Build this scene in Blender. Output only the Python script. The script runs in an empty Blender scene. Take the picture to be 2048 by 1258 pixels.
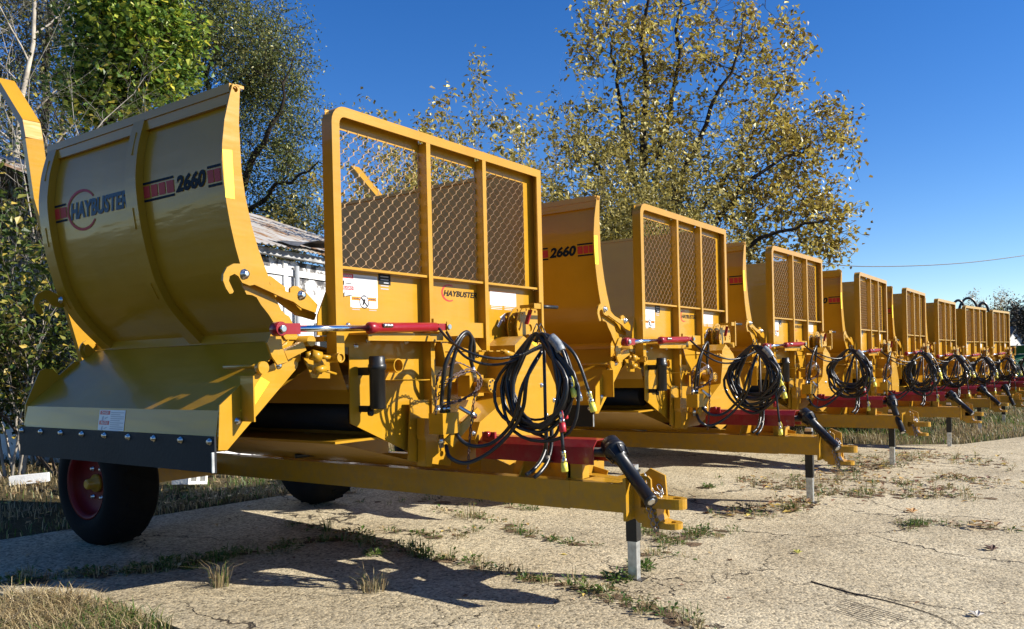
import bpy, bmesh, math, random
from mathutils import Vector, Matrix, noise
from mathutils.geometry import tessellate_polygon
random.seed(7)
S = bpy.context.scene
COL = S.collection
R = math.radians
V = Vector

# ------------------------------------------------------------------ materials
def new_mat(name):
    m = bpy.data.materials.new(name); m.use_nodes = True
    nt = m.node_tree; nt.nodes.clear()
    out = nt.nodes.new('ShaderNodeOutputMaterial')
    p = nt.nodes.new('ShaderNodeBsdfPrincipled')
    nt.links.new(p.outputs[0], out.inputs[0])
    return m, nt, p, out

def N(nt, kind, **kw):
    n = nt.nodes.new(kind)
    for k, v in kw.items():
        if k in n.inputs: n.inputs[k].default_value = v
        else: setattr(n, k, v)
    return n

def ramp(nt, stops):
    r = nt.nodes.new('ShaderNodeValToRGB')
    e = r.color_ramp.elements
    while len(e) < len(stops): e.new(0.5)
    for i, (p, c) in enumerate(stops):
        e[i].position = p; e[i].color = (c[0], c[1], c[2], 1)
    return r

def simple(name, col, rough=.5, metal=0., coat=0., var=.12, scale=6., bump=0., bscale=40., spec=.5):
    m, nt, p, out = new_mat(name)
    p.inputs['Roughness'].default_value = rough
    p.inputs['Metallic'].default_value = metal
    p.inputs['Coat Weight'].default_value = coat
    p.inputs['Coat Roughness'].default_value = .08
    p.inputs['Specular IOR Level'].default_value = spec
    tc = N(nt, 'ShaderNodeTexCoord')
    nz = N(nt, 'ShaderNodeTexNoise', Scale=scale, Detail=6.)
    nt.links.new(tc.outputs['Object'], nz.inputs['Vector'])
    a = [c * (1 - var) for c in col]; b = [min(1, c * (1 + var)) for c in col]
    r = ramp(nt, [(.3, a), (.7, b)])
    nt.links.new(nz.outputs['Fac'], r.inputs[0]); nt.links.new(r.outputs[0], p.inputs['Base Color'])
    if bump:
        n2 = N(nt, 'ShaderNodeTexNoise', Scale=bscale, Detail=5.)
        nt.links.new(tc.outputs['Object'], n2.inputs['Vector'])
        bp = N(nt, 'ShaderNodeBump', Strength=bump, Distance=.02)
        nt.links.new(n2.outputs['Fac'], bp.inputs['Height']); nt.links.new(bp.outputs[0], p.inputs['Normal'])
    return m

def paint(name, col):
    """machine enamel: glossy, faintly wavy sheet metal, thin dust film"""
    m, nt, p, out = new_mat(name)
    tc = N(nt, 'ShaderNodeTexCoord')
    n1 = N(nt, 'ShaderNodeTexNoise', Scale=2.2, Detail=7., Roughness=.6)
    nt.links.new(tc.outputs['Object'], n1.inputs['Vector'])
    r = ramp(nt, [(.3, [c * .9 for c in col]), (.7, [min(1, c * 1.07) for c in col])])
    nt.links.new(n1.outputs['Fac'], r.inputs[0])
    mp = N(nt, 'ShaderNodeMapping'); mp.inputs['Scale'].default_value = (30, 30, 3)
    nt.links.new(tc.outputs['Object'], mp.inputs[0])
    n2 = N(nt, 'ShaderNodeTexNoise', Scale=1.5, Detail=8., Roughness=.7)
    nt.links.new(mp.outputs[0], n2.inputs['Vector'])
    rr = ramp(nt, [(.5, (0, 0, 0)), (.85, (.07, .07, .07))])
    nt.links.new(n2.outputs['Fac'], rr.inputs[0])
    mx = N(nt, 'ShaderNodeMix', data_type='RGBA')
    nt.links.new(rr.outputs[0], mx.inputs[0]); nt.links.new(r.outputs[0], mx.inputs[6])
    mx.inputs[7].default_value = (.42, .34, .2, 1)
    sx = N(nt, 'ShaderNodeSeparateXYZ'); nt.links.new(tc.outputs['Object'], sx.inputs[0])
    lo = N(nt, 'ShaderNodeMapRange'); nt.links.new(sx.outputs[2], lo.inputs[0]); lo.inputs[1].default_value = 1.1; lo.inputs[2].default_value = .45; lo.inputs[3].default_value = .0; lo.inputs[4].default_value = .5
    n4 = N(nt, 'ShaderNodeTexNoise', Scale=14., Detail=9., Roughness=.75); nt.links.new(tc.outputs['Object'], n4.inputs['Vector'])
    r4 = ramp(nt, [(.46, (0, 0, 0)), (.62, (1, 1, 1))]); nt.links.new(n4.outputs['Fac'], r4.inputs[0])
    ml = N(nt, 'ShaderNodeMath', operation='MULTIPLY'); nt.links.new(lo.outputs[0], ml.inputs[0]); nt.links.new(r4.outputs[0], ml.inputs[1])
    mx2 = N(nt, 'ShaderNodeMix', data_type='RGBA'); nt.links.new(ml.outputs[0], mx2.inputs[0]); nt.links.new(mx.outputs[2], mx2.inputs[6]); mx2.inputs[7].default_value = (.20, .145, .075, 1)
    nt.links.new(mx2.outputs[2], p.inputs['Base Color'])
    p.inputs['Roughness'].default_value = .34
    p.inputs['Coat Weight'].default_value = .25; p.inputs['Coat Roughness'].default_value = .06; p.inputs['Specular IOR Level'].default_value = .3
    mp2 = N(nt, 'ShaderNodeMapping'); mp2.inputs['Scale'].default_value = (1, .7, 4)
    nt.links.new(tc.outputs['Object'], mp2.inputs[0])
    n3 = N(nt, 'ShaderNodeTexNoise', Scale=1.6, Detail=3.)
    nt.links.new(mp2.outputs[0], n3.inputs['Vector'])
    bp = N(nt, 'ShaderNodeBump', Strength=.35, Distance=.02)
    nt.links.new(n3.outputs['Fac'], bp.inputs['Height'])
    nt.links.new(bp.outputs[0], p.inputs['Normal']); nt.links.new(bp.outputs[0], p.inputs['Coat Normal'])
    return m

def leaf_mat(name, stops, trans=.35, rough=.45):
    m, nt, p, out = new_mat(name)
    g = N(nt, 'ShaderNodeNewGeometry')
    r = ramp(nt, stops); nt.links.new(g.outputs['Random Per Island'], r.inputs[0])
    nt.links.new(r.outputs[0], p.inputs['Base Color'])
    p.inputs['Roughness'].default_value = rough
    t = N(nt, 'ShaderNodeBsdfTranslucent'); nt.links.new(r.outputs[0], t.inputs[0])
    mx = N(nt, 'ShaderNodeMixShader'); mx.inputs[0].default_value = trans
    nt.links.new(p.outputs[0], mx.inputs[1]); nt.links.new(t.outputs[0], mx.inputs[2])
    nt.links.new(mx.outputs[0], out.inputs[0])
    return m

YEL = paint('yellow_enamel', (.43, .222, .010))
RED = paint('red_enamel', (.25, .008, .014))
REDRIM = simple('red_rim_enamel', (.13, .006, .006), .5, var=.1, spec=.2)
MESHM = simple('expanded_metal_yellow', (.68, .48, .26), .5, var=.05)
BLACK = simple('black_plastic', (.010, .0105, .011), .42, var=.25, coat=.06, spec=.4)
HOSE = simple('black_rubber_hose', (.012, .012, .013), .36, var=.2, bump=.05, bscale=120)
RUBBER = simple('rubber_flap', (.010, .013, .016), .62, var=.3, scale=3, bump=.08, spec=.3)
TYRE = simple('tyre_rubber', (.006, .006, .006), .85, var=.3, bump=.1, spec=.15)
STEEL = simple('bright_steel', (.62, .62, .6), .28, 1., var=.1)
CHROME = simple('chrome_rod', (.8, .8, .8), .12, 1., var=.02)
GALV = simple('galvanised_steel', (.55, .56, .55), .42, .85, var=.25, scale=25)
DARKST = simple('dark_steel', (.07, .06, .05), .5, .5, var=.3)
WHITE = simple('decal_white', (.62, .62, .62), .35, var=.03)
INK = simple('decal_black', (.008, .008, .009), .5, var=.05, spec=.2)
TEAL = simple('decal_dark_teal', (.004, .012, .022), .6, var=.05, spec=.12)
GREYT = simple('decal_grey_text', (.38, .38, .40), .5, var=.05)
DRED = simple('decal_red', (.55, .02, .02), .4, var=.05)
ORNG = simple('decal_orange', (.85, .30, .02), .4, var=.05)
PINK = simple('decal_faded_red', (.42, .035, .035), .5, var=.12, spec=.2)
REFL = simple('reflective_yellow_tape', (.95, .72, .02), .4, var=.05, scale=30)
CAPY = simple('yellow_cap', (.85, .75, .1), .45, var=.05)
CAPR = simple('red_cap', (.45, .02, .03), .45, var=.05)
WRAP = simple('grey_plastic_wrap', (.22, .24, .25), .3, var=.4, scale=30)
WIRE = simple('brown_braided_wire', (.09, .05, .04), .6, var=.6, scale=60)

# ------------------------------------------------------------------ mesh kit
class MB:
    def __init__(self): self.v = []; self.f = []; self.mi = []; self.sm = []; self.m = 0; self.smooth = False
    def face(self, idx): self.f.append(idx); self.mi.append(self.m); self.sm.append(self.smooth)
    def add(self, vs, fs):
        o = len(self.v); self.v += [tuple(p) for p in vs]
        for f in fs: self.face([i + o for i in f])
    def box(self, x0, x1, y0, y1, z0, z1, mtx=None):
        vs = [V((x, y, z)) for z in (z0, z1) for y in (y0, y1) for x in (x0, x1)]
        if mtx: vs = [mtx @ v for v in vs]
        self.add(vs, [(0, 2, 3, 1), (4, 5, 7, 6), (0, 1, 5, 4), (2, 6, 7, 3), (0, 4, 6, 2), (1, 3, 7, 5)])
    def beam(self, a, b, w, h, up=(0, 0, 1)):
        a = V(a); b = V(b); d = (b - a).normalized(); u = V(up)
        s = d.cross(u).normalized(); t = s.cross(d).normalized()
        vs = [p + s * (i * w / 2) + t * (j * h / 2) for p in (a, b) for j in (-1, 1) for i in (-1, 1)]
        self.add(vs, [(0, 2, 3, 1), (4, 5, 7, 6), (0, 1, 5, 4), (2, 6, 7, 3), (0, 4, 6, 2), (1, 3, 7, 5)])
    def tube(self, pts, r, n=8, caps=True, r1=None):
        pts = [V(p) for p in pts]; m = len(pts)
        if m < 2: return
        ref = None; o = len(self.v); sm = self.smooth
        for i, p in enumerate(pts):
            d = (pts[min(i + 1, m - 1)] - pts[max(i - 1, 0)])
            d = d.normalized() if d.length > 1e-9 else V((0, 0, 1))
            if ref is None: ref = d.orthogonal().normalized()
            ref = (ref - d * ref.dot(d))
            ref = ref.normalized() if ref.length > 1e-6 else d.orthogonal().normalized()
            b = d.cross(ref)
            rr = r if r1 is None else r + (r1 - r) * i / (m - 1)
            if isinstance(rr, (list, tuple)): rr = rr[i]
            for k in range(n):
                t = 2 * math.pi * k / n
                self.v.append(tuple(p + ref * (rr * math.cos(t)) + b * (rr * math.sin(t))))
        self.smooth = True
        for i in range(m - 1):
            for k in range(n):
                k2 = (k + 1) % n
                self.face([o + i * n + k, o + i * n + k2, o + (i + 1) * n + k2, o + (i + 1) * n + k])
        self.smooth = sm
        if caps:
            self.face([o + k for k in range(n)][::-1]); self.face([o + (m - 1) * n + k for k in range(n)])
    def cyl(self, a, b, r, n=20, r1=None): self.tube([a, b], r, n, True, r1)
    def lathe(self, a, axis, prof, n=24, c0=True, c1=True):
        """prof: list of (distance along axis, radius)"""
        a = V(a); d = V(axis).normalized(); s = d.orthogonal().normalized(); t = d.cross(s); o = len(self.v)
        for (h, r) in prof:
            for k in range(n):
                an = 2 * math.pi * k / n
                self.v.append(tuple(a + d * h + (s * math.cos(an) + t * math.sin(an)) * r))
        sm = self.smooth; self.smooth = True
        for i in range(len(prof) - 1):
            for k in range(n):
                k2 = (k + 1) % n
                self.face([o + i * n + k, o + i * n + k2, o + (i + 1) * n + k2, o + (i + 1) * n + k])
        self.smooth = sm
        if c0: self.face([o + k for k in range(n)][::-1])
        if c1: self.face([o + (len(prof) - 1) * n + k for k in range(n)])
    def plate(self, outline, fn, t, holes=()):
        """flat plate from a 2-D outline with real holes; fn(u, v, w) -> xyz, w from 0 to t"""
        loops = [outline] + list(holes)
        tris = tessellate_polygon([[V((p[0], p[1], 0)) for p in l] for l in loops])
        flat = [p for l in loops for p in l]; n = len(flat); o = len(self.v)
        for w in (0, t): self.v += [tuple(fn(p[0], p[1], w)) for p in flat]
        for a, b, c in tris:
            self.face([o + a, o + b, o + c]); self.face([o + n + a, o + n + c, o + n + b])
        i0 = 0
        for l in loops:
            m = len(l)
            for i in range(m):
                a = o + i0 + i; b = o + i0 + (i + 1) % m
                self.face([a, b, b + n, a + n])
            i0 += m
    def flat(self, verts2, faces, fn):
        self.add([fn(x, y) for x, y in verts2], faces)
    def build(self, name, mats, parent=None, fix=True):
        me = bpy.data.meshes.new(name)
        me.from_pydata(self.v, [], self.f)
        if not isinstance(mats, (list, tuple)): mats = [mats]
        for m in mats: me.materials.append(m)
        me.polygons.foreach_set('material_index', self.mi)
        me.polygons.foreach_set('use_smooth', self.sm)
        if fix:
            bm = bmesh.new(); bm.from_mesh(me)
            bmesh.ops.recalc_face_normals(bm, faces=bm.faces); bm.to_mesh(me); bm.free()
        me.update()
        o = bpy.data.objects.new(name, me); COL.objects.link(o)
        if parent: o.parent = parent
        return o

def tag(o, label=None, cat=None, group=None, kind=None):
    if label: o['label'] = label
    if cat: o['category'] = cat
    if group: o['group'] = group
    if kind: o['kind'] = kind
    return o

def XZf(y, t=0): return lambda u, v, w: (u, y + w, v)
def YZf(x): return lambda u, v, w: (x + w, u, v)
def XYf(z): return lambda u, v, w: (u, v, z + w)

def circ(cx, cy, r, n=16, a0=0, a1=360):
    full = abs(a1 - a0) >= 360
    k = n if full else n + 1
    return [(cx + r * math.cos(R(a0 + (a1 - a0) * i / n)), cy + r * math.sin(R(a0 + (a1 - a0) * i / n))) for i in range(k)]

def smooth_line(pts, n=8):
    """Catmull-Rom through points"""
    P = [V(p) for p in pts]; out = []
    for i in range(len(P) - 1):
        p0 = P[max(i - 1, 0)]; p1 = P[i]; p2 = P[i + 1]; p3 = P[min(i + 2, len(P) - 1)]
        for k in range(n):
            t = k / n
            out.append(.5 * ((2 * p1) + (p2 - p0) * t + (2 * p0 - 5 * p1 + 4 * p2 - p3) * t * t + (3 * p1 - p0 - 3 * p2 + p3) * t ** 3))
    out.append(P[-1]); return out

_txt = {}
def text2d(s, shear=0., bold=0.):
    """letter shapes, normalised to a unit box"""
    key = (s, shear, bold)
    if key in _txt: return _txt[key]
    c = bpy.data.curves.new('t', 'FONT'); c.body = s; c.shear = shear; c.offset = bold; c.resolution_u = 3
    o = bpy.data.objects.new('t', c); COL.objects.link(o)
    dg = bpy.context.evaluated_depsgraph_get()
    me = bpy.data.meshes.new_from_object(o.evaluated_get(dg))
    vs = [(v.co.x, v.co.y) for v in me.vertices]; fs = [tuple(p.vertices) for p in me.polygons]
    bpy.data.objects.remove(o); bpy.data.curves.remove(c); bpy.data.meshes.remove(me)
    x0 = min(v[0] for v in vs); x1 = max(v[0] for v in vs); y0 = min(v[1] for v in vs); y1 = max(v[1] for v in vs)
    vs = [((x - x0) / (x1 - x0), (y - y0) / (y1 - y0)) for x, y in vs]
    _txt[key] = (vs, fs); return vs, fs

def put_text(mb, s, u0, u1, v0, v1, fn, shear=0., bold=0.):
    vs, fs = text2d(s, shear, bold)
    mb.flat([(u0 + x * (u1 - u0), v0 + y * (v1 - v0)) for x, y in vs], fs, fn)

def rect(mb, u0, u1, v0, v1, fn):
    mb.flat([(u0, v0), (u1, v0), (u1, v1), (u0, v1)], [(0, 1, 2, 3)], fn)
def poly(mb, pts, fn):
    tr = tessellate_polygon([[V((p[0], p[1], 0)) for p in pts]])
    mb.flat(pts, [tuple(t) for t in tr], fn)

# ------------------------------------------------------------------ the bale processor
# local frame: x across the machine, y towards its rear, z up; origin on the ground under the front screen
def Empty(name, loc=(0, 0, 0)):
    o = bpy.data.objects.new(name, None); COL.objects.link(o); o.location = loc; o.empty_display_size = .3
    return o

def bolt(mb, p, axis, r=.014, h=.014):
    p = V(p); a = V(axis).normalized()
    mb.lathe(p, a, [(0, r * 1.5), (.003, r * 1.5), (.0035, r), (h, r * .95), (h + .002, r * .5)], 8)

def build_machine():
    root = Empty('bale_processor')
    # ---- front screen frame
    YF, YS = 0.0, .06
    x0, x1, zt, zb = -1.172, 1.112, 3.085, 1.55
    mb = MB()
    w = .062
    # left upright with rounded top-left corner, top bar, right upright
    r = .11
    outer = [(x0, zb)] + [(x0 + r + r * math.cos(R(a)), zt - r + r * math.sin(R(a))) for a in range(180, 89, -15)] + [(x1, zt), (x1, zb)]
    inner = [(x1 - w, zb), (x1 - w, zt - w)] + [(x0 + r + (r - w) * math.cos(R(a)), zt - r + (r - w) * math.sin(R(a))) for a in range(90, 181, 15)] + [(x0 + w, zb)]
    mb.plate(outer + inner, XZf(YF), .012)
    # outer flange of the angle frame (depth towards the rear)
    fl_o = outer; t = .012
    fl_i = [(x0 + t, zb)] + [(x0 + r + (r - t) * math.cos(R(a)), zt - r + (r - t) * math.sin(R(a))) for a in range(180, 89, -15)] + [(x1 - t, zt - t), (x1 - t, zb)]
    mb.plate(fl_o + fl_i[::-1], XZf(YF + .0125), .075)
    # inner posts: T sections
    for cx in [(-0.294,2.633)]:
        px1 = cx[0]
    for cx in [(0.339,2.541)]:
        px2 = cx[0]
    for cx, zlow in ((px1, 1.02), (px2, 1.60)):
        mb.box(cx - .021, cx + .021, YF + .001, YF + .012, zlow, zt - w + .001)
        mb.box(cx - .021, cx - .010, YF + .0125, YF + .085, zlow, zt - w - .001)
    # cross bar under the mesh
    zbar = 2.108
    mb.box(x0 + .012, x1 - .012, YF + .013, YF + .062, zbar - .008, zbar + .008)
    mb.build('screen_frame', YEL, root)
    # ---- mesh panels, each with its flat border strip
    panels = [[(-1.049,2.969),(-0.302,2.985),(-0.3,2.127),(-1.017,2.116)], [(-0.176,2.968),(0.348,2.978),(0.334,2.126),(-0.173,2.126)], [(0.46,2.972),(0.955,2.982),(0.949,2.131),(0.46,2.123)]]
    for i, q in enumerate(panels):
        u0 = min(p[0] for p in q); u1 = max(p[0] for p in q)
        v1 = 2.965; v0 = zbar + .01
        border = MB()
        lo = (x0 + .014, px1 + .03, px2 + .03)[i]; hi = (px1 - .022, px2 - .022, x1 - .014)[i]
        y = YS + .012
        border.plate([(lo, v1), (hi, v1), (hi, zt - .02), (lo, zt - .02)], XZf(y), .004)
        if i == 2:
            border.plate([(u1, v0), (hi, v0), (hi, v1 - .0005), (u1, v1 - .0005)], XZf(y), .004)
        p = border.build('mesh_border', YEL, root)
        g = MB()
        if i == 0: u0 = x0 + .05
        else: u0 = lo - .02
        if i < 2: u1 = hi + .01
        nc = round((u1 - u0) / .0425); dx = (u1 - u0) / nc
        nr = round((v1 - v0) / .0815) * 2; dz = (v1 - v0) / nr
        yy = y - .004; h = .0042
        for c in range(nc + 1):
            pts = []
            for rr_ in range(nr + 1):
                s = 1 if (rr_ + c) % 2 else -1
                xx = u0 + c * dx + s * (dx / 2 - h * .6)
                xx = min(max(xx, u0), u1)
                zz = v0 + rr_ * dz
                pts += [(xx, zz - .010), (xx, zz + .010)]
            o = len(g.v)
            for (xx, zz) in pts:
                g.v += [(xx - h, yy, zz), (xx + h, yy + .006, zz), (xx + h, yy + .009, zz), (xx - h, yy + .003, zz)]
            for j in range(len(pts) - 1):
                for e in range(4):
                    e2 = (e + 1) % 4
                    g.face([o + j * 4 + e, o + j * 4 + e2, o + j * 4 + 4 + e2, o + j * 4 + 4 + e])
        g.build('wire_mesh', MESHM, p)
    # ---- front sheet, one cut plate from the cross bar down to the frame
    mb = MB()
    sh = [(-0.283,0.805),(-0.386,0.824),(-0.394,0.886),(-1.001,1.151),(-0.999,1.625)]
    top = [(x0 + .02, 1.64), (x0 + .02, zbar - .01), (x1 - .014, zbar - .01), (x1 - .014, 1.05), (.35, .80)]
    mb.plate(sh + top, XZf(YS + .018), .008)
    q = [(-0.258,1.806),(0.362,1.794),(0.359,1.707),(-0.261,1.716)]
    mb.plate([(q[0][0] - .02, q[3][1] - .02), (q[1][0] + .0, q[3][1] - .02), (q[1][0] + .0, q[0][1]), (q[0][0] - .02, q[0][1])], XZf(YF + .02), .055)
    fs = mb.build('front_sheet', YEL, root)
    FN = lambda d=.0015: (lambda u, v: (u, YS + .018 - d, v))
    # stickers on the sheet
    def xr(q): return (q[0][0], q[1][0], q[1][1], q[0][1])
    st = MB(); u0, u1, v0, v1 = xr([(-1.009,2.081),(-0.738,1.943)])
    u0 = -1.06
    rect(st, u0, u1, v0, v1, FN(.001))
    st.m = 1
    rect(st, u0, u0 + .11, v1 - .028, v1, FN()); rect(st, u0, u0 + .11, v1 - .100, v1 - .076, FN())
    st.m = 2
    for i in range(11):
        rect(st, u0 + .12, u1 - .01 - (.05 if i % 3 == 2 else 0), v1 - .018 - i * .0135, v1 - .0135 - i * .0135, FN())
    st.m = 0; put_text(st, 'DANGER', u0 + .012, u0 + .10, v1 - .023, v1 - .006, FN(.0022), 0, .01)
    put_text(st, 'PELIGRO', u0 + .012, u0 + .10, v1 - .096, v1 - .080, FN(.0022), 0, .01)
    st.m = 3
    for dz in (.05, .125):
        poly(st, [(u0 + .02, v1 - dz), (u0 + .035, v1 - dz + .012), (u0 + .03, v1 - dz - .022), (u0 + .015, v1 - dz - .022)], FN())
        poly(st, [(u0 + .045, v1 - dz - .012), (u0 + .095, v1 - dz - .004), (u0 + .095, v1 - dz - .009), (u0 + .045, v1 - dz - .017)], FN())
    st.build('danger_sticker', [WHITE, DRED, GREYT, INK], fs, False)
    st = MB(); u0, u1, v0, v1 = xr([(-0.979,1.949),(-0.74,1.875)])
    rect(st, u0, u1, v0, v1, FN(.001)); wd = u1 - u0
    st.m = 1; rect(st, u0 + .01, u0 + wd * .36, v1 - .03, v1 - .006, FN()); rect(st, u1 - wd * .36, u1 - .01, v1 - .03, v1 - .006, FN())
    st.m = 2; put_text(st, 'WARNING', u0 + .014, u0 + wd * .34, v1 - .026, v1 - .011, FN(.0022), 0, .01)
    put_text(st, 'WARNING', u1 - wd * .34, u1 - .014, v1 - .026, v1 - .011, FN(.0022), 0, .01)
    cx, cz = (u0 + u1) / 2, (v0 + v1) / 2
    a = circ(cx, cz, .042, 20); b = circ(cx, cz, .036, 20)
    for i in range(20): st.flat([a[i], a[(i + 1) % 20], b[(i + 1) % 20], b[i]], [(0, 1, 2, 3)], FN())
    poly(st, [(cx - .03, cz + .024), (cx - .024, cz + .03), (cx + .03, cz - .024), (cx + .024, cz - .03)], FN(.0022))
    poly(st, [(cx - .018, cz - .022), (cx - .008, cz - .022), (cx + .012, cz + .008), (cx + .004, cz + .024), (cx - .006, cz + .014)], FN())
    st.m = 3
    for i in range(5):
        rect(st, u0 + .012, u0 + wd * .33, v1 - .042 - i * .012, v1 - .038 - i * .012, FN())
        rect(st, u1 - wd * .33, u1 - .012, v1 - .042 - i * .012, v1 - .038 - i * .012, FN())
    st.build('warning_sticker', [WHITE, ORNG, INK, GREYT], fs, False)
    st = MB(); u0, u1, v0, v1 = xr([(-0.729,2.102),(-0.615,2.032)])
    rect(st, u0, u1, v0, v1, FN(.001)); st.m = 1
    for i in range(5): rect(st, u0 + .02 + (.03 if i == 2 else 0), u1 - .02, v1 - .02 - i * .02, v1 - .013 - i * .02, FN())
    st.build('data_plate', [INK, GREYT], fs, False)
    st = MB(); u0, u1, v0, v1 = xr([(-0.088,2.048),(0.311,1.986)])
    put_text(st, 'HAYBUSTER', u0 + .012, u1, v0 + .008, v1 - .012, FN(.0022), .28, .028)
    st.m = 1; cx = u0 + .075; cz = (v0 + v1) / 2
    a = [(cx + .085 * math.cos(R(t)), cz + .062 * math.sin(R(t))) for t in range(60, 305, 12)]
    b = [(cx + .004 + .083 * math.cos(R(t)) * (.80 + .10 * abs(math.cos(R(t)))), cz + .053 * math.sin(R(t))) for t in range(60, 305, 12)]
    for i in range(len(a) - 1): st.flat([a[i], a[i + 1], b[i + 1], b[i]], [(0, 1, 2, 3)], FN())
    st.build('brand_decal', [INK, DRED], fs, False)
    st = MB(); u0, u1, v0, v1 = xr([(0.477,2.067),(0.828,1.956)])
    rect(st, u0, u1, v0, v1, FN(.001)); st.m = 1; rect(st, u0, u1, v1 - .008, v1, FN())
    st.m = 2
    for i in range(10):
        for c in (0, 1):
            a0 = u0 + .012 + c * (u1 - u0) / 2; rect(st, a0, a0 + (u1 - u0) / 2 - .03, v1 - .026 - i * .013, v1 - .022 - i * .013, FN())
    st.build('instruction_sticker', [WHITE, ORNG, simple('decal_pale_text', (.6, .62, .68), .5)], fs, False)
    st = MB(); q = [(0.558,1.793),(0.584,1.782),(0.646,1.842),(0.665,1.827),(0.675,1.898),(0.6,1.864),(0.62,1.857)]
    poly(st, [q[0], q[1], q[2], q[3], q[4], q[5], q[6]], FN(.001)); st.build('arrow_decal', WHITE, fs, False)
    bl = MB()
    for p in [(-1.004,1.761),(0.348,1.844),(0.348,1.689),(-0.479,1.66),(-0.941,1.631),(-0.835,1.67)]: bolt(bl, (p[0], YS + .018, p[1]), (0, -1, 0), .012)
    bl.build('sheet_bolt', STEEL, fs)
    # ---- shelf, hose comb and brackets at the front
    mb = MB()
    sx0, sx1 = [(-0.996,1.715)][0][0], [(-0.209,1.729)][0][0]
    mb.box(sx0, sx1, -.09, YS + .017, 1.700, 1.712)
    mb.box(sx0, sx1, -.09, -.08, 1.66, 1.6995)
    mb.plate([(0.027,1.716),(0.085,1.607),(0.07,1.493),(-0.024,1.485)] + [], YZf(-.19), .010)
    mb.build('front_shelf', YEL, root)
    mb = MB()
    zc = 1.588
    cb = [(-.14, .02)]
    xs = -.14
    for i in range(5):
        cb += [(xs + i * .085, -.24), (xs + i * .085 + .045, -.24), (xs + i * .085 + .045, -.17), (xs + i * .085 + .085, -.17)]
    cb += [(xs + 5 * .085, -.15), (.05, .02)]
    mb.plate(cb, XYf(zc), .007)
    mb.plate([(-.24, 1.595), (-.02, 1.65), (-.02, 1.70), (-.24, 1.70)], lambda u, v, w: (-.155 + w, u, v), .008)
    mb.plate([(-.155, 1.60), (.10, 1.60), (-.02, 1.70), (-.155, 1.70)], XZf(-.12), .006)
    mb.build('hose_comb', YEL, root)
    mb = MB()
    hq = [(-0.634,1.406)][0]; hp = (hq[0], 0)
    mb.plate([(hp[0] - .10, YS + .017), (hp[0] - .075, -.14)] + circ(hp[0], -.15, .085, 10, 200, 340) + [(hp[0] + .085, -.10), (hp[0] + .13, YS + .017)],
             XYf(hq[1]), .006, [circ(hp[0], -.145, .055, 16)])
    mb.build('hose_ring', YEL, root)
    # canister on its mounting plate
    c = [(-0.898,1.566),(-0.908,1.237)]
    cx = c[0][0]; z1, z0 = c[0][1], c[1][1]; cy = -.06
    mb = MB(); mb.lathe((cx, cy, z0), (0, 0, 1), [(0, .046), (.006, .05), (.24, .05), (.243, .057), (.275, .057), (.279, .051), (z1 - z0 - .01, .05), (z1 - z0, .045)], 24)
    can = mb.build('document_canister', BLACK, root)
    mb = MB(); mb.box(cx - .03, cx + .01, cy + .045, YS + .017, z0 + .21, z0 + .26); mb.box(cx - .012, cx + .012, cy + .047, cy + .055, z0 - .02, z0 + .26); mb.box(cx - .03, cx - .006, cy + .0555, YS + .016, z0 - .02, z0 + .02)
    mb.lathe((cx - .018, cy + .0555, z0 - .025), (0, -1, 0), [(0, .02), (.02, .02), (.024, .014)], 14)
    mb.build('mounting_bracket', BLACK, can)
    mb = MB(); p = [(-0.671,1.504)][0]
    mb.plate(circ(p[0], p[1], .046, 20), XZf(-.03), .105, [circ(p[0], p[1], .039, 20)])
    mb.cyl((p[0], .02, p[1]), (p[0], .03, p[1]), .039)
    mb.build('bearing_tube', YEL, root)
    # ---- chamber: right wall, floor, rear sill
    mb = MB()
    mb.box(1.075, 1.112, .0955, 2.40, 1.10, 3.085)
    mb.box(1.06, 1.125, .0955, 2.42, 3.0855, 3.115)
    mb.build('right_wall', YEL, root)
    mb = MB()
    fl = [(-1.06, 1.60), (-.75, 1.50), (-.2, 1.42), (.4, 1.46), (.9, 1.62), (1.07, 1.80)]
    for a, b in zip(fl[:-1], fl[1:]):
        mb.add([(a[0], .095, a[1]), (b[0], .095, b[1]), (b[0], 2.4, b[1]), (a[0], 2.4, a[1])], [(0, 1, 2, 3)])
        mb.add([(a[0], .095, a[1] - .05), (b[0], .095, b[1] - .05), (b[0], 2.4, b[1] - .05), (a[0], 2.4, a[1] - .05)], [(0, 1, 2, 3)])
    mb.add([(-1.06, .095, 1.60), (-1.06, 2.4, 1.60), (-1.36, 2.4, 1.672), (-1.36, .16, 1.672)], [(0, 1, 2, 3)])
    mb.add([(-1.08, .17, 1.595), (-1.08, 2.4, 1.595), (-1.62, 2.4, 1.30), (-1.62, .17, 1.30)], [(0, 1, 2, 3)])
    mb.build('chamber_floor', YEL, root, False)
    # lower tub: side skirts seen below the deflector
    mb = MB()
    xa = -1.10
    mb.add([(xa, .10, 1.60), (xa, 2.42, 1.60), (xa + .10, 2.42, 1.36), (xa + .10, .10, 1.36)], [(0, 1, 2, 3)])
    mb.box(xa + .10, xa + .22, .10, 2.42, 1.345, 1.362)
    mb.box(xa - .01, xa + .50, .10, 2.42, 1.03, 1.045)
    mb.box(xa + .12, xa + .13, 1.30, 2.42, 1.0455, 1.3445); mb.box(xa + .12, xa + .13, .10, 1.2995, 1.27, 1.3445)
    mb.add([(xa + .02, .10, 1.029), (xa + .02, 2.42, 1.029), (-.10, 2.42, .77), (-.10, .10, .77)], [(0, 1, 2, 3)])
    mb.add([(xa + .02, 1.2, 1.028), (-.10, 1.2, .77), (.5, 1.2, .77), (.5, 1.2, 1.028)], [(0, 1, 2, 3)])
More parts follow.
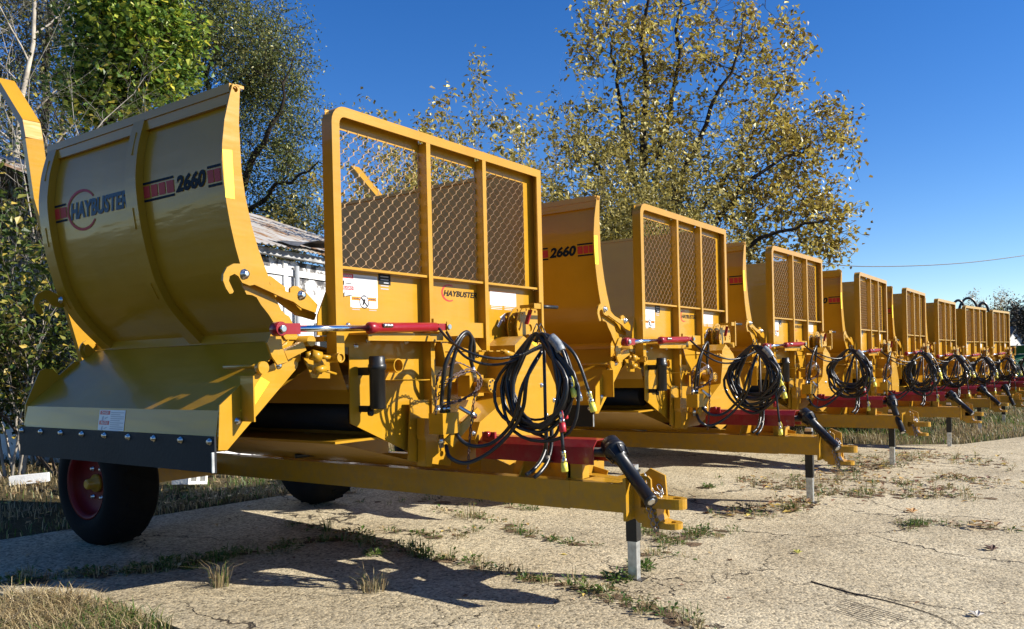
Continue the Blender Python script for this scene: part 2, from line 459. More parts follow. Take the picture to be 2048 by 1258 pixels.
    mb.add([(xa + .45, .10, 1.35), (xa + .45, 2.42, 1.35), (xa + .45, 2.42, 1.03), (xa + .45, .10, 1.03)], [(0, 1, 2, 3)])
    mb.add([(xa + .1, 2.425, 1.6), (.9, 2.425, 1.6), (.9, 2.425, .77), (xa + .1, 2.425, 1.0)], [(0, 1, 2, 3)])
    mb.build('lower_tub', YEL, root)
    mb = MB(); mb.cyl((xa + .30, .2, 1.19), (xa + .30, 2.4, 1.19), .11, 14)
    mb.build('flail_rotor', RUBBER, root)
    # ---- side panel: curved skin carried on ribs
    L = [(-1.753,3.08),(-1.776,3.005),(-1.812,2.867),(-1.83,2.732),(-1.834,2.645),(-1.827,2.538),(-1.811,2.411),(-1.789,2.294),(-1.76,2.177),(-1.73,2.081),(-1.683,1.98),(-1.632,1.899),(-1.575,1.831),(-1.515,1.77),(-1.409,1.67)]
    YP0, YP1 = .155, 2.20
    Ls = [(p[0], p[1]) for p in smooth_line([(a, b, 0) for a, b in L], 3)]
    def offs(line, d):
        out = []
        for i, p in enumerate(line):
            a = line[max(i - 1, 0)]; b = line[min(i + 1, len(line) - 1)]
            tx, tz = b[0] - a[0], b[1] - a[1]; l = math.hypot(tx, tz)
            out.append((p[0] - tz / l * d, p[1] + tx / l * d))
        return out
    SK = offs(Ls, .05); SK2 = offs(Ls, .056)
    def sweep(line, y0, y1, mb, ny=6):
        o = len(mb.v); n = len(line); mb.smooth = True
        for j in range(ny + 1): mb.v += [(p[0], y0 + (y1 - y0) * j / ny, p[1]) for p in line]
        for j in range(ny):
            for i in range(n - 1): mb.face([o + j * n + i, o + j * n + i + 1, o + (j + 1) * n + i + 1, o + (j + 1) * n + i])
        mb.smooth = False
    mb = MB(); sweep(SK, YP0 + .012, YP1, mb); sweep(SK2, YP0 + .012, YP1, mb)
    sp = mb.build('side_panel', YEL, root, False)
    # make the outer sheet face outwards
    # front rib plate
    Rr = [(-1.708,3.061),(-1.712,2.999),(-1.719,2.866),(-1.715,2.756),(-1.709,2.602),(-1.687,2.463),(-1.651,2.311),(-1.608,2.182),(-1.543,2.03),(-1.53,1.967),(-1.458,1.844),(-1.444,1.824),(-1.398,1.806),(-1.369,1.756),(-1.334,1.671)]
    lob = [(-1.715,1.955),(-1.694,1.919),(-1.656,1.917),(-1.627,1.906)]
    LL = [(-1.753,3.08),(-1.776,3.005),(-1.812,2.867),(-1.83,2.732),(-1.834,2.645),(-1.827,2.538),(-1.811,2.411),(-1.789,2.294),(-1.76,2.177),(-1.73,2.081)] + lob + [(-1.598,1.865),(-1.547,1.813),(-1.515,1.77),(-1.427,1.67)]
    hole = [(-1.738,3.052)][0]
    mb = MB(); mb.plate(LL + Rr[::-1], XZf(YP0 - .005), .012, [circ(hole[0], hole[1], .017, 12)])
    mb.build('front_rib', YEL, sp)
    # mid and rear ribs: top-hat strips on the outside of the skin
    IN = offs(Ls, .049)
    for (ya, yb, nm) in ((1.0, 1.12, 'mid_rib'), (YP1 - .12, YP1 + .0, 'rear_rib')):
        mb = MB()
        hat = Ls
        for side in (ya, yb):
            o = len(mb.v)
            for a, b in zip(hat, IN): mb.v += [(a[0], side, a[1]), (b[0], side, b[1])]
            for i in range(len(hat) - 1): mb.face([o + 2 * i, o + 2 * i + 1, o + 2 * i + 3, o + 2 * i + 2])
        sweep(hat, ya, yb, mb, 1)
        for y in (ya + .055,):
            for i in range(4, len(hat) - 10, 12):
                a = offs(Ls, -.003)[i]; b = offs(Ls, -.003)[i + 3]
                mb.beam((a[0], y, a[1]), (b[0], y, b[1]), .008, .006)
        mb.build(nm, YEL, sp)
    # top rim
    tp = Ls[0]; mb = MB()
    mb.box(tp[0] - .012, tp[0] + .055, YP0 + .012, YP1 + .01, tp[1] - .045, tp[1] + .003)
    mb.box(tp[0] - .004, tp[0] + .050, YP0 + .013, YP1 - .12, tp[1] - .105, tp[1] - .0455)
    mb.box(tp[0] + .03, tp[0] + .085, YP0 + .012, YP1 + .01, tp[1] - .008, tp[1] + .008)
    mb.build('top_rim', YEL, sp)
    bl = MB()
    for y in (1.06 - .16, YP1 - .16, 1.06 - .12, YP1 - .12 - .006):
        p = SK[3]; bolt(bl, (p[0], y, p[1]), (-1, 0, .1), .009)
    bl.build('rim_bolt', STEEL, sp)
    # decals follow the skin
    def skx(z):
        for a, b in zip(SK[:-1], SK[1:]):
            if b[1] <= z <= a[1]: return a[0] + (b[0] - a[0]) * (a[1] - z) / (a[1] - b[1])
        return SK[0][0]
    DF = lambda d: (lambda u, v: (skx(v) - d, -u, v))
    zt_ = [(-1.837,2.646)][0][1]; zb_ = [(-1.84,2.529)][0][1]
    ys = [p[1] for p in [(-1.825,2.098,2.671),(-1.825,1.929,2.662),(-1.825,1.898,2.675),(-1.825,1.148,2.626),(-1.825,1.085,2.666),(-1.825,0.683,2.656),(-1.825,0.667,2.66),(-1.825,0.37,2.637),(-1.825,0.355,2.648),(-1.825,0.167,2.646)]]
    st = MB()
    def stripes(ya, yb, blocks):
        st.m = 0
        for (za, zb2) in ((zt_ - .014, zt_), (zb_, zb_ + .014)):
            k = 6
            for i in range(k):
                rect(st, -ya + (ya - yb) * i / k, -ya + (ya - yb) * (i + 1) / k, za, zb2, DF(.003))
        h = zt_ - zb_
        for (f0, f1, mi) in blocks:
            st.m = mi; rect(st, -ya + (ya - yb) * f0, -ya + (ya - yb) * f1, zb_ + h * .2, zt_ - h * .2, DF(.003))
    BLUE = simple('decal_blue', (.012, .06, .115), .5, var=.05, spec=.25); h = zt_ - zb_
    stripes(ys[0], ys[1], [(.05, .48, 1), (.54, 1, 2)])
    st.m = 3; put_text(st, 'HAYBUSTER', -ys[2] + .02, -ys[2] + .02 + (ys[2] - ys[3]) / 1.06, zb_ - .006, zt_ - .012, DF(.0042), .24, .045)
    st.m = 2
    cy = -ys[2] + .17; cz = (zt_ + zb_) / 2 - .01
    a = [(cy + .19 * math.cos(R(t)), cz + .135 * math.sin(R(t))) for t in range(35, 330, 12)]
    b = [(cy + .006 + .172 * math.cos(R(t)), cz + .117 * math.sin(R(t))) for t in range(35, 330, 12)]
    for i in range(len(a) - 1): st.flat([a[i], a[i + 1], b[i + 1], b[i]], [(0, 1, 2, 3)], DF(.0034))
    st.build('brand_decal', [TEAL, DRED, PINK, BLUE], sp, False)
    st = MB()
    stripes(ys[4], ys[5], [(0, .18, 1), (.22, .38, 2), (.42, .58, 2), (.62, .78, 2), (.82, 1, 2)])
    stripes(ys[8], YP0 + .014, [(0, .30, 2), (.34, .62, 2), (.66, 1., 2)])
    st.m = 0; put_text(st, '2660', -ys[6], -ys[7], zb_ + .012, zt_ - .006, DF(.004), .24, .045)
    st.build('model_decal', [TEAL, DRED, PINK], sp, False)
    st = MB(); q = [(-1.831,2.701),(-1.769,2.708),(-1.758,2.44),(-1.817,2.44)]
    poly(st, q, lambda u, v: (u, YP0 - .0065, v)); st.build('reflector_strip', REFL, sp, False)
    # ---- hook arms, front and rear
    arm = [(-1.818,1.915),(-1.837,1.911),(-1.859,1.939),(-1.876,1.979),(-1.873,2.015),(-1.85,2.053),(-1.807,2.077),(-1.765,2.08),(-1.722,2.058),(-1.685,2.024),(-1.543,1.969),(-1.426,1.94),(-1.425,1.966),(-1.399,1.982),(-1.37,1.981),(-1.307,1.949),(-1.22,1.88),(-1.237,1.831),(-1.343,1.856),(-1.402,1.889),(-1.467,1.906),(-1.673,1.971),(-1.706,1.964),(-1.755,1.977),(-1.779,2.011),(-1.803,2.022),(-1.834,2.007),(-1.84,1.981),(-1.811,1.926)]
    mb = MB(); mb.plate(arm, XZf(.105), .016); ha = mb.build('hook_arm', YEL, root)
    bl = MB()
    for p in [(-1.739,2.025),(-1.343,1.931)]: bolt(bl, (p[0], .105, p[1]), (0, -1, 0), .02, .022)
    bl.build('arm_bolt', STEEL, ha)
    mb = MB(); mb.plate(arm, XZf(YP1 + .01), .016); hb = mb.build('hook_arm', YEL, root)
    bl = MB(); p = [(-1.739,2.025)][0]; bolt(bl, (p[0] - .02, YP1 - .125, p[1] - .02), (-1, 0, 0), .016); bl.build('arm_bolt', STEEL, hb)
    mb = MB(); q = [(-1.52,2.038),(-1.491,2.038),(-1.39,1.981),(-1.391,1.947),(-1.155,1.829),(-1.172,1.792),(-1.31,1.818),(-1.456,1.9)]
    mb.plate(q, XZf(.19), .014); mb.build('panel_stiffener', YEL, root)
    # gusset beside the screen
    mb = MB(); mb.plate([(-1.247,1.756),(-1.242,1.816),(-1.119,2.067),(-1.102,2.105),(-1.1,1.696),(-1.247,1.694)], XZf(.08), .010)
    mb.box(-1.19, -1.13, .0905, .40, 1.66, 1.69)
    mb.build('screen_gusset', YEL, root)
    # ---- discharge deflector: sloping sheet, vertical lip, rubber flap
    A, B, Cc = [(-1.409,1.67),(-1.892,1.283),(-1.914,1.124)]
    Dd = [(-1.94,0.951)][0]
    YD0, YD1 = .15, 2.31
    mb = MB()
    k = .004
    mb.plate([A, B, Cc, (Cc[0] + .006, Cc[1]), (B[0] + .006, B[1] - .003), (A[0] + .005, A[1] - .008)], lambda u, v, w: (u, YD0 + w, v), YD1 - YD0)
    e_ = SK[-1]; mb.add([(A[0] - .01, YD0 + .02, A[1] - .004), (A[0] - .01, YD1, A[1] - .004), (e_[0] - .002, YD1, e_[1] + .05), (e_[0] - .002, YD0 + .02, e_[1] + .05)], [(0, 1, 2, 3)])
    df = mb.build('deflector', YEL, root)
    mb = MB(); mb.box(Cc[0] - .014, Cc[0] - .003, YD0 - .01, YD1 + .03, Dd[1], Cc[1] + .022)
    rf = mb.build('rubber_flap', RUBBER, df)
    for i in range(9):
        bl = MB(); bolt(bl, (Cc[0] - .0145, YD0 + .03 + (YD1 - YD0 - .04) * i / 8, Cc[1] - .006), (-1, 0, 0), .013, .016); bl.build('flap_bolt', STEEL, df)
    mb = MB(); mb.box(Dd[0] - .01, Dd[0] + .004, YD0 - .018, YD0 - .0105, Dd[1] + .004, Cc[1] - .06); mb.build('flap_edge_strip', GALV, df)
    # sticker on the lip
    q = [(-1.9,1.349,1.27),(-1.9,1.056,1.136)]
    LF = lambda d: (lambda u, v: (B[0] + (B[1] - v) * (Cc[0] - B[0]) / (B[1] - Cc[1]) - d, -u, v))
    u0, u1 = -q[0][1], -q[1][1]; v1 = B[1] - .012; v0 = Cc[1] + .024
    st = MB(); rect(st, u0, u1, v0, v1, LF(.002)); um = u0 + (u1 - u0) * .42; hm = (v0 + v1) / 2
    st.m = 1
    for vv in (v1, hm): rect(st, u0 + .01, um, vv - .028, vv - .004, LF(.003))
    st.m = 0
    for vv in (v1, hm): put_text(st, 'DANGER' if vv == v1 else 'PELIGRO', u0 + .03, um - .015, vv - .024, vv - .008, LF(.0036), 0, .01)
    st.m = 2
    for vv in (v1, hm):
        for i in range(5): rect(st, um + .012, u1 - .012 - (.04 if i in (1, 4) else 0), vv - .017 - i * .012, vv - .012 - i * .012, LF(.003))
        poly(st, [(u0 + .04, vv - .042), (u0 + .055, vv - .036), (u0 + .05, vv - .066), (u0 + .035, vv - .066)], LF(.003))
        poly(st, [(u0 + .07, vv - .048), (um - .02, vv - .04), (um - .02, vv - .046), (u0 + .07, vv - .056)], LF(.003))
    st.build('danger_sticker', [WHITE, DRED, GREYT], df, False)
    # end plates and an added sun-blocking filler
    mb = MB()
    mb.plate([(-1.898,1.311),(-1.834,1.359),(-1.748,1.432),(-1.658,1.477),(-1.571,1.515),(-1.457,1.56),(-1.337,1.607),(-1.366,1.504),(-1.856,1.067),(-1.912,1.072)], XZf(YD0 - .02), .010)
    mb.plate([(-1.633,1.647),(-1.597,1.712),(-1.558,1.755),(-1.511,1.768),(-1.495,1.751),(-1.538,1.707),(-1.527,1.619),(-1.49,1.539),(-1.564,1.523),(-1.603,1.571)], XZf(.06), .016)
    mb.box(*[v for v in ([(-1.763,1.389)][0][0], [(-1.753,1.388)][0][0])], .02, YD0 - .0205, [(-1.764,1.216)][0][1], [(-1.751,1.465)][0][1])
    mb.plate([(-1.543,1.833),(-1.436,1.837),(-1.368,1.763),(-1.308,1.657),(-1.311,1.544),(-1.459,1.522),(-1.536,1.575),(-1.529,1.71),(-1.489,1.754)], XZf(.163), .003)  # filler behind the bracket, added to stop sun streaks on the deflector
    ep = mb.build('end_plate', YEL, df)
    bl = MB()
    for p in [(-1.499,1.519),(-1.787,1.22)]: bolt(bl, (p[0], YD0 - .02, p[1]), (0, -1, 0), .014)
    bl.build('plate_bolt', STEEL, ep)
    st = MB(); poly(st, [(-1.626,1.456),(-1.568,1.426),(-1.722,1.243),(-1.77,1.274)], lambda u, v: (u, YD0 - .0215, v)); st.build('reflector_strip', REFL, ep, False)
    mb = MB(); mb.plate([(-1.909,1.127),(-1.898,1.298),(-1.801,1.523),(-1.768,1.54),(-1.713,1.532),(-1.67,1.492),(-1.558,1.586),(-1.53,1.59),(-1.502,1.553),(-1.558,1.424),(-1.8,1.279),(-1.8,1.277)], XZf(YD1 + .0), .010)
    q = [(-1.502,1.667)][0]; mb.plate(circ(q[0] + .05, q[1], .075, 20), XZf(YD1 - .0145), .014)
    mb.cyl((q[0] + .05, YD1 - .03, q[1]), (q[0] + .05, YD1 + .03, q[1]), .05, 18)
    mb.box(Cc[0] - .01, Cc[0] + .02, YD1 + .011, YD1 + .07, Cc[1] + .01, Cc[1] + .03)
    mb.build('rear_end_plate', YEL, df)
    # pivot shafts
    mb = MB()
    p = [(-1.318,1.661)][0]; mb.cyl((p[0], .055, p[1]), (p[0], .5, p[1]), .032)
    p = [(-1.635,1.508)][0]; mb.cyl((p[0], .09, p[1]), (p[0], .128, p[1]), .036); mb.cyl((p[0] - .02, .11, p[1] + .01), (p[0] - .02, .42, p[1] + .01), .012, 10)
    p = [(-1.158,1.559)][0]; mb.plate(circ(p[0], p[1], .031, 18), XZf(-.02), .09, [circ(p[0], p[1], .022, 18)]); mb.cyl((p[0], -.01, p[1]), (p[0], .07, p[1]), .022)
    q = [(-1.341,0.08,1.575),(-1.32,0.06,1.58)]; mb.cyl(q[0], q[1], .02, 12)
    q = [(-1.32,0.06,1.58),(-1.265,0.04,1.564)]; mb.cyl(q[0], q[1], .032, 16)
    q = [(-1.256,0.05,1.568),(-1.175,0.04,1.558)]; mb.cyl(q[0], q[1], .014, 10)
    q = [(-1.275,0.08,1.482),(-1.214,0.06,1.499)]; mb.cyl(q[0], q[1], .022, 12)
    q = [(-1.234,0.06,1.487),(-1.128,0.06,1.461)]; mb.cyl(q[0], q[1], .008, 8)
    q = [(-1.489,0.1,1.576),(-1.369,0.08,1.63)]; mb.beam(q[0], q[1], .06, .055)
    mb.plate([(-1.317,1.567),(-1.11,1.547),(-1.113,1.434),(-1.255,1.441)], XZf(.13), .010)
    mb.build('pivot_shaft', YEL, root)
    # ---- hydraulic cylinder that swings the panel
    q = [(-1.65,-0.06,1.718),(-1.013,-0.1,1.736),(-0.97,-0.1,1.738),(-0.397,-0.12,1.755),(-0.288,-0.12,1.757)]
    mb = MB(); d = (V(q[4]) - V(q[1])).normalized()
    mb.lathe(q[1], d, [(0, .026), (.012, .037), (.06, .037), (.065, .033), ((V(q[3]) - V(q[1])).length, .031), ((V(q[3]) - V(q[1])).length + .01, .02)], 20)
    mb.beam(q[3], q[4], .05, .045)
    cyl = mb.build('hydraulic_cylinder', RED, root)
    mb = MB(); mb.cyl(V(q[0]) + d * .05, q[1], .0195, 18); mb.build('piston_rod', CHROME, cyl)
    mb = MB(); mb.lathe(V(q[0]) + V((0, -.03, 0)), (0, 1, 0), [(0, .036), (.003, .04), (.057, .04), (.06, .036)], 20)
    a = V(q[0]) + d * .03; mb.beam(a, a + d * .10, .05, .06); mb.beam(a + d * .10, a + d * .15, .036, .036)
    mb.build('rod_clevis', RED, cyl)
    bl = MB(); bl.lathe(V(q[0]) + V((0, -.031, 0)), (0, -1, 0), [(0, .021), (.014, .021), (.017, .016)], 14)
    bl.lathe(V(q[4]) + V((-.015, -.03, 0)), (0, -1, 0), [(0, .017), (.014, .017)], 12)
    f = V(q[1]) + d * .10
    for i in range(3): bl.cyl(f + V((i * .028, -.03, .012)), f + V((i * .028 + .022, -.036, .014)), .013, 10)
    bl.build('pin_fitting', STEEL, cyl)
    mb = MB(); p = q[4]; mb.box(p[0] - .035, p[0] + .03, -.155, -.147, p[2] - .045, p[2] + .035); mb.box(p[0] - .035, p[0] + .03, -.085, .06, p[2] - .045, p[2] - .03)
    mb.plate([(p[0] - .05, p[2] + .03), (p[0] - .01, p[2] + .03), (p[0] - .01, p[2] + .06), (p[0] - .05, p[2] + .06)], XZf(-.05), .02)
    mb.build('cylinder_anchor', YEL, root)
    # ---- indexing disc with drilled rim, crank handle
    c = [(0.778,1.776)][0]
    ring = lambda rr, k, r0: [circ(c[0] + rr * math.cos(R(a)), c[1] + rr * math.sin(R(a)), r0, 8) for a in range(10, 370, 360 // k)]
    mb = MB()
    mb.plate(circ(c[0], c[1], .178, 36), XZf(-.085), .010, ring(.150, 14, .012) + [circ(c[0], c[1], .03, 12)])
    mb.plate(circ(c[0], c[1], .178, 36), XZf(.0), .010, ring(.150, 14, .013) + [circ(c[0], c[1], .06, 16)])
    mb.cyl((c[0], -.074, c[1]), (c[0], .08, c[1]), .10, 24)
    ds = mb.build('indexing_disc', YEL, root)
    st = MB()
    a = circ(c[0], c[1], .172, 10, 215, 305); b = circ(c[0], c[1], .118, 10, 215, 305)
    for i in range(10): st.flat([a[i], a[i + 1], b[i + 1], b[i]], [(0, 1, 2, 3)], lambda u, v: (u, -.0865, v))
    st.build('yellow_mark', REFL, ds, False)
    mb = MB(); q = [(0.759,-0.2,1.937),(1.0,-0.2,1.941)]
    mb.cyl(q[0], q[1], .014, 14); hd = mb.build('crank_handle', BLACK, root)
    mb = MB(); h0 = V(q[0])
    mb.box(h0.x - .015, h0.x + .012, h0.y - .02, h0.y + .02, h0.z - .25, h0.z + .03)
    mb.box(h0.x - .11, h0.x - .016, h0.y - .015, h0.y + .03, h0.z - .02, h0.z + .02)
    mb.box(h0.x - .11, h0.x - .09, h0.y - .012, h0.y + .12, h0.z - .012, h0.z + .012)
    mb.cyl((h0.x - .04, h0.y - .01, h0.z - .24), (h0.x - .04, h0.y + .10, h0.z - .24), .03, 14)
    mb.build('handle_bracket', YEL, hd)
    mb = MB(); q = [(0.708,-0.14,1.911),(0.663,-0.13,1.802)]; mb.beam(q[0], q[1], .014, .03, (0, 1, 0)); mb.build('lock_lever', RED, hd)
    # ---- drive housing: lit front plate with a deep side
    twr = [(0.424,1.462),(0.365,1.268),(-0.018,1.096),(-0.08,0.975),(0.003,0.88),(0.332,0.755),(0.597,0.82),(1.064,0.914),(1.09,1.163),(0.906,1.434),(0.769,1.6),(0.546,1.706),(0.431,1.637)]
    mb = MB(); mb.plate(twr, XZf(-.18), .010)
    side = [(0.546,1.706),(0.431,1.637),(0.424,1.462),(0.365,1.268),(-0.018,1.096),(-0.08,0.975)]
    for a, b in zip(side[:-1], side[1:]):
        mb.add([(a[0], -.17, a[1]), (b[0], -.17, b[1]), (b[0], .077, b[1]), (a[0], .077, a[1])], [(0, 1, 2, 3)])
    hs = mb.build('drive_housing', YEL, root)
    bl = MB()
    for p in [(0.523,1.185),(-0.096,1.022),(0.228,0.858),(0.777,1.327),(0.839,1.09),(0.954,1.202),(0.795,0.898),(1.006,0.999)]: bolt(bl, (p[0], -.18, p[1]), (0, -1, 0), .013)
    bl.build('housing_bolt', STEEL, hs)
    mb = MB(); q = [(0.242,-0.2,1.589),(0.399,-0.2,1.555)]; mb.cyl(q[0], q[1], .022, 14); mb.cyl(V(q[0]) - V((.03, 0, 0)), q[0], .014, 10); mb.build('grease_tube', YEL, root)
    mb = MB(); q = [(-0.496,1.016),(-0.143,1.206),(-0.104,1.173),(-0.421,0.961)]
    mb.plate(q, XZf(-.26), .014); q = [(-0.542,0.871),(-0.508,1.274),(0.137,1.242),(0.19,1.024),(-0.051,0.904),(-0.112,0.789)]
    mb.plate(q, XZf(.02), .012)
    mb.build('gearbox_mount', YEL, root)
    # hydraulic motor
    p = [(0.058,1.348)][0]
    mb = MB(); mb.lathe((p[0], -.24, p[1]), (0, 1, 0), [(0, .048), (.004, .052), (.13, .052), (.131, .035), (.2, .035)], 20)
    mb.box(p[0] - .08, p[0] + .08, -.10, .01, p[1] - .075, p[1] + .075)
    mo = mb.build('hydraulic_motor', YEL, root)
    bl = MB()
    for a in range(0, 360, 45): bl.cyl((p[0] + .036 * math.cos(R(a)), -.246, p[1] + .036 * math.sin(R(a))), (p[0] + .036 * math.cos(R(a)), -.239, p[1] + .036 * math.sin(R(a))), .007, 6)
    bl.build('motor_bolt', DARKST, mo)
    # valve block with steel fittings
    q = [(-0.538,1.189),(-0.375,1.053)]
    mb = MB(); mb.box(q[0][0], q[1][0], -.28, -.16, q[1][1], q[0][1])
    mb.box(q[0][0] + .03, q[1][0] + .05, -.25, -.18, q[0][1] - .13, q[0][1] - .10)
    vb = mb.build('valve_block', YEL, root)
    zt2 = q[0][1]; xx0 = q[0][0]
    for i, dx in enumerate((.02, .075, .12)):
        bl = MB(); bl.lathe((xx0 + dx, -.22, zt2), (0, 0, 1), [(0, .016), (.014, .016), (.0145, .021), (.035, .021), (.0355, .016), (.05, .015)], 8); bl.build('hose_fitting', STEEL, vb)
    bl = MB(); bl.lathe((xx0 + .05, -.22, q[1][1]), (0, 0, -1), [(0, .017), (.029, .017), (.03, .022), (.06, .022), (.061, .017), (.09, .016)], 8); bl.build('hose_fitting', STEEL, vb)
    w = [(-0.332,-0.24,1.222),(-0.176,-0.26,1.146),(-0.169,-0.24,1.544)]
    bl = MB(); d_ = V(w[1]) - V(w[0]); bl.lathe(w[0], d_, [(0, .014), (d_.length * .7, .014), (d_.length * .72, .022), (d_.length, .022)], 8); bl.build('hose_fitting', STEEL, vb)
    bl = MB(); bl.cyl((w[2][0], w[2][1], w[2][2] - .06), (w[2][0] + .03, w[2][1], w[2][2] - .16), .018, 8); bl.build('hose_fitting', STEEL, vb)
    mb = MB(); q = [(-0.463,1.15),(-0.279,1.131),(-0.297,0.92),(-0.391,0.878),(-0.403,0.822),(-0.464,0.829),(-0.458,1.002),(-0.471,1.037)]
    mb.plate(q, XZf(-.06), .07); mb.build('post_bracket', YEL, root)
    # ---- tongue: straight left rail, angled right rail, nose plate, drawbar clevis
    mb = MB(); xl = -.097
    mb.box(xl, xl + .10, -1.33, 3.0, .570, .745)
    mb.box(xl - .002, xl + .0, -.95, -.32, .565, .7445)
    mb.build('tongue_rail', YEL, root)
    mb = MB(); mb.beam((.10, -1.28, .66), (.72, .35, .66), .09, .17); mb.beam((.72, .35, .66), (.72, 3.0, .66), .10, .17)
    mb.build('tongue_rail', YEL, root)
    mb = MB()
    a = [(-0.29,0.865),(-0.503,0.888),(-0.783,0.817),(-1.011,0.764),(-0.99,0.704),(-0.22,0.699)]
    mb.plate(a, YZf(.30), .012)
    mb.box(-.0, .45, -.9, -.88, .746, .90); mb.box(xl + .101, .2, -1.25, -1.0, .735, .744)
    mb.plate([(xl + .02, .7455), (.35, .7455), (.33, .93), (.10, .98)], XZf(-.55), .012)
    mb.build('tongue_gusset', YEL, root)
    nz = [(-1.288,0.75),(-1.473,0.768),(-1.461,0.553),(-1.42,0.525),(-1.324,0.532),(-1.283,0.547)]
    mb = MB()
    mb.plate([(-1.352, .53), (-1.352, .755), (-1.40, .79), (-1.45, .79), (-1.47, .77), (-1.48, .52), (-1.45, .49), (-1.38, .50)], YZf(.0), .018, [circ(-1.435, .575, .014, 10), circ(-1.44, .755, .012, 10)])
    mb.plate([(-1.33, .56), (-1.33, .76), (-1.40, .82), (-1.50, .78), (-1.52, .52), (-1.47, .49), (-1.36, .50)], YZf(.14), .018, [circ(-1.455, .585, .014, 10)])
    mb.box(xl - .005, .20, -1.352, -1.331, .52, .78)
    mb.build('nose_plate', YEL, root)
    mb = MB()
    def jaw(xa, xb, ya, yt, z, th, hr):
        cx = (xa + xb) / 2; rr = (xb - xa) / 2
        mb.plate([(xa, ya)] + [(cx + rr * math.cos(R(a)), yt + rr + rr * math.sin(R(a))) for a in range(180, 361, 20)] + [(xb, ya)], XYf(z), th, [circ(cx, yt + rr, hr, 14)])
    jaw(.0, .135, -1.40, -1.67, .595, .062, .034)
    jaw(.0, .135, -1.48, -1.64, .472, .036, .030)
    bk = [(-1.40, .472)] + [(-1.50 + .055 * math.cos(R(a)) - .0, .568 + .06 * math.sin(R(a)) - .0) for a in ()] + [(-1.56, .472), (-1.56, .509), (-1.525, .52), (-1.505, .55), (-1.505, .594), (-1.40, .594)]
    mb.plate(bk, YZf(.004), .127)
    mb.build('hitch_clevis', YEL, root)
    # safety chain
    mb = MB()
    def chain(pts, n):
        P_ = smooth_line(pts, 6); 
        L_ = [P_[int(i * (len(P_) - 1) / n)] for i in range(n + 1)]
        for i in range(n):
            a, b = L_[i], L_[i + 1]; d = (b - a); s = d.normalized().orthogonal(); 
            if i % 2: s = s.cross(d.normalized())
            loop = []
            for t in range(9):
                an = 2 * math.pi * t / 8
                loop.append((a + b) / 2 + d * (.62 * math.cos(an)) + s * (.011 * math.sin(an)))
            mb.tube(loop, .0034, 5, False)
    chain([(-.03, -1.46, .62), (-.04, -1.49, .54), (-.02, -1.51, .46), (.0, -1.50, .54), (.005, -1.48, .60)], 16)
    mb.build('safety_chain', simple('dull_chain_steel', (.20, .17, .15), .5, .6, var=.3), root); mb = MB()
    chain([(.02, -1.42, .80), (.06, -1.46, .69), (.10, -1.50, .665), (.13, -1.46, .72)], 8)
    mb.build('safety_chain', GALV, root)
    mb = MB(); mb.plate([(-.02, 0), (.02, 0), (.022, .07), (.012, .085), (-.012, .085), (-.022, .07)], lambda u, v, w: (.15 + w, -1.42 + u, .68 + v), .008); mb.build('hitch_tag', YEL, root)
    # ---- jack on the far side of the tongue
    jx, jy = .507, -1.086
    M_ = Matrix.Translation((jx, jy, 0)) @ Matrix.Rotation(R(4), 4, 'Z')
    mb = MB(); mb.box(-.039, .039, -.039, .039, .262, .735, M_); mb.box(-.045, .045, -.045, .045, .7352, .75, M_)
    jk = mb.build('parking_jack', BLACK, root)
    mb = MB(); mb.box(-.0325, .0325, -.0325, .0325, .004, .2615, M_); mb.build('inner_leg', GALV, jk)
    mb = MB(); mb.box(-.034, .034, -.034, .034, .7505, .785, M_); mb.build('jack_cap', GALV, jk)
    mb = MB()
    mb.add([M_ @ V(p) for p in ((-.05, -.11, .02), (.05, -.11, .02), (.05, -.07, .003), (-.05, -.07, .003), (.05, .07, .003), (-.05, .07, .003), (.05, .10, .018), (-.05, .10, .018))], [(0, 1, 2, 3), (3, 2, 4, 5), (5, 4, 6, 7)])
    mb.build('jack_foot', DARKST, jk)
    mb = MB(); mb.box(.145, jx - .04, jy - .04, jy + .04, .60, .72); mb.build('jack_mount', YEL, root)
    # ---- driveline: red tunnel guard, pedestal, shaft with bell
    mb = MB()
    ty0, ty1 = -1.10, -.16
    xa, xb = .068 - .115, .068 + .115
    zb2, zt3 = .845, 1.0
    prof = [(xa, zb2), (xa + .0, zt3 - .045), (xa + .05, zt3), (xb - .05, zt3), (xb, zt3 - .045), (xb, zb2), (xb - .006, zb2), (xb - .006, zt3 - .05), (xb - .053, zt3 - .006), (xa + .053, zt3 - .006), (xa + .006, zt3 - .05), (xa + .006, zb2)]
    mb.plate(prof, lambda u, v, w: (u, ty0 + w, v), ty1 - ty0)
    tn = mb.build('driveline_guard', RED, root)
    mb = MB(); mb.box(xa + .01, xa + .03, ty1 - .16, ty1 - .05, zt3 - .03, zt3 + .03); mb.cyl((xa + .01, ty1 - .11, zt3 + .015), (xa - .03, ty1 - .11, zt3 + .015), .022, 10); mb.build('guard_latch', RED, tn)
    mb = MB(); p = [(-0.092,0.907),(0.208,0.718)]
    mb.box(.0, .085, -.99, -.87, .7455, .845)
    mb.box(-.03, .17, -1.02, -.84, .8455, .852); mb.build('guard_pedestal', YEL, root)
    mb = MB(); mb.cyl((.068, -1.16, .915), (.068, -.2, .915), .03, 12); mb.build('drive_shaft', DARKST, root)
    s0 = V([(0.054,-1.18,0.956)][0]); s1 = V([(-0.159,-1.55,0.664)][0])
    ps = Empty('transmission_shaft', s0); ps.parent = root
    d = (s1 - s0); Ln = d.length; d.normalize()
    mb = MB(); mb.lathe((0, 0, 0), d, [(-.045, .048), (-.04, .062), (.0, .066), (.022, .068), (.024, .074), (.05, .074), (.052, .067), (.07, .062), (.10, .05), (.115, .052), (.12, .040), (Ln - .02, .040), (Ln - .018, .043), (Ln, .043), (Ln + .001, .03)], 28)
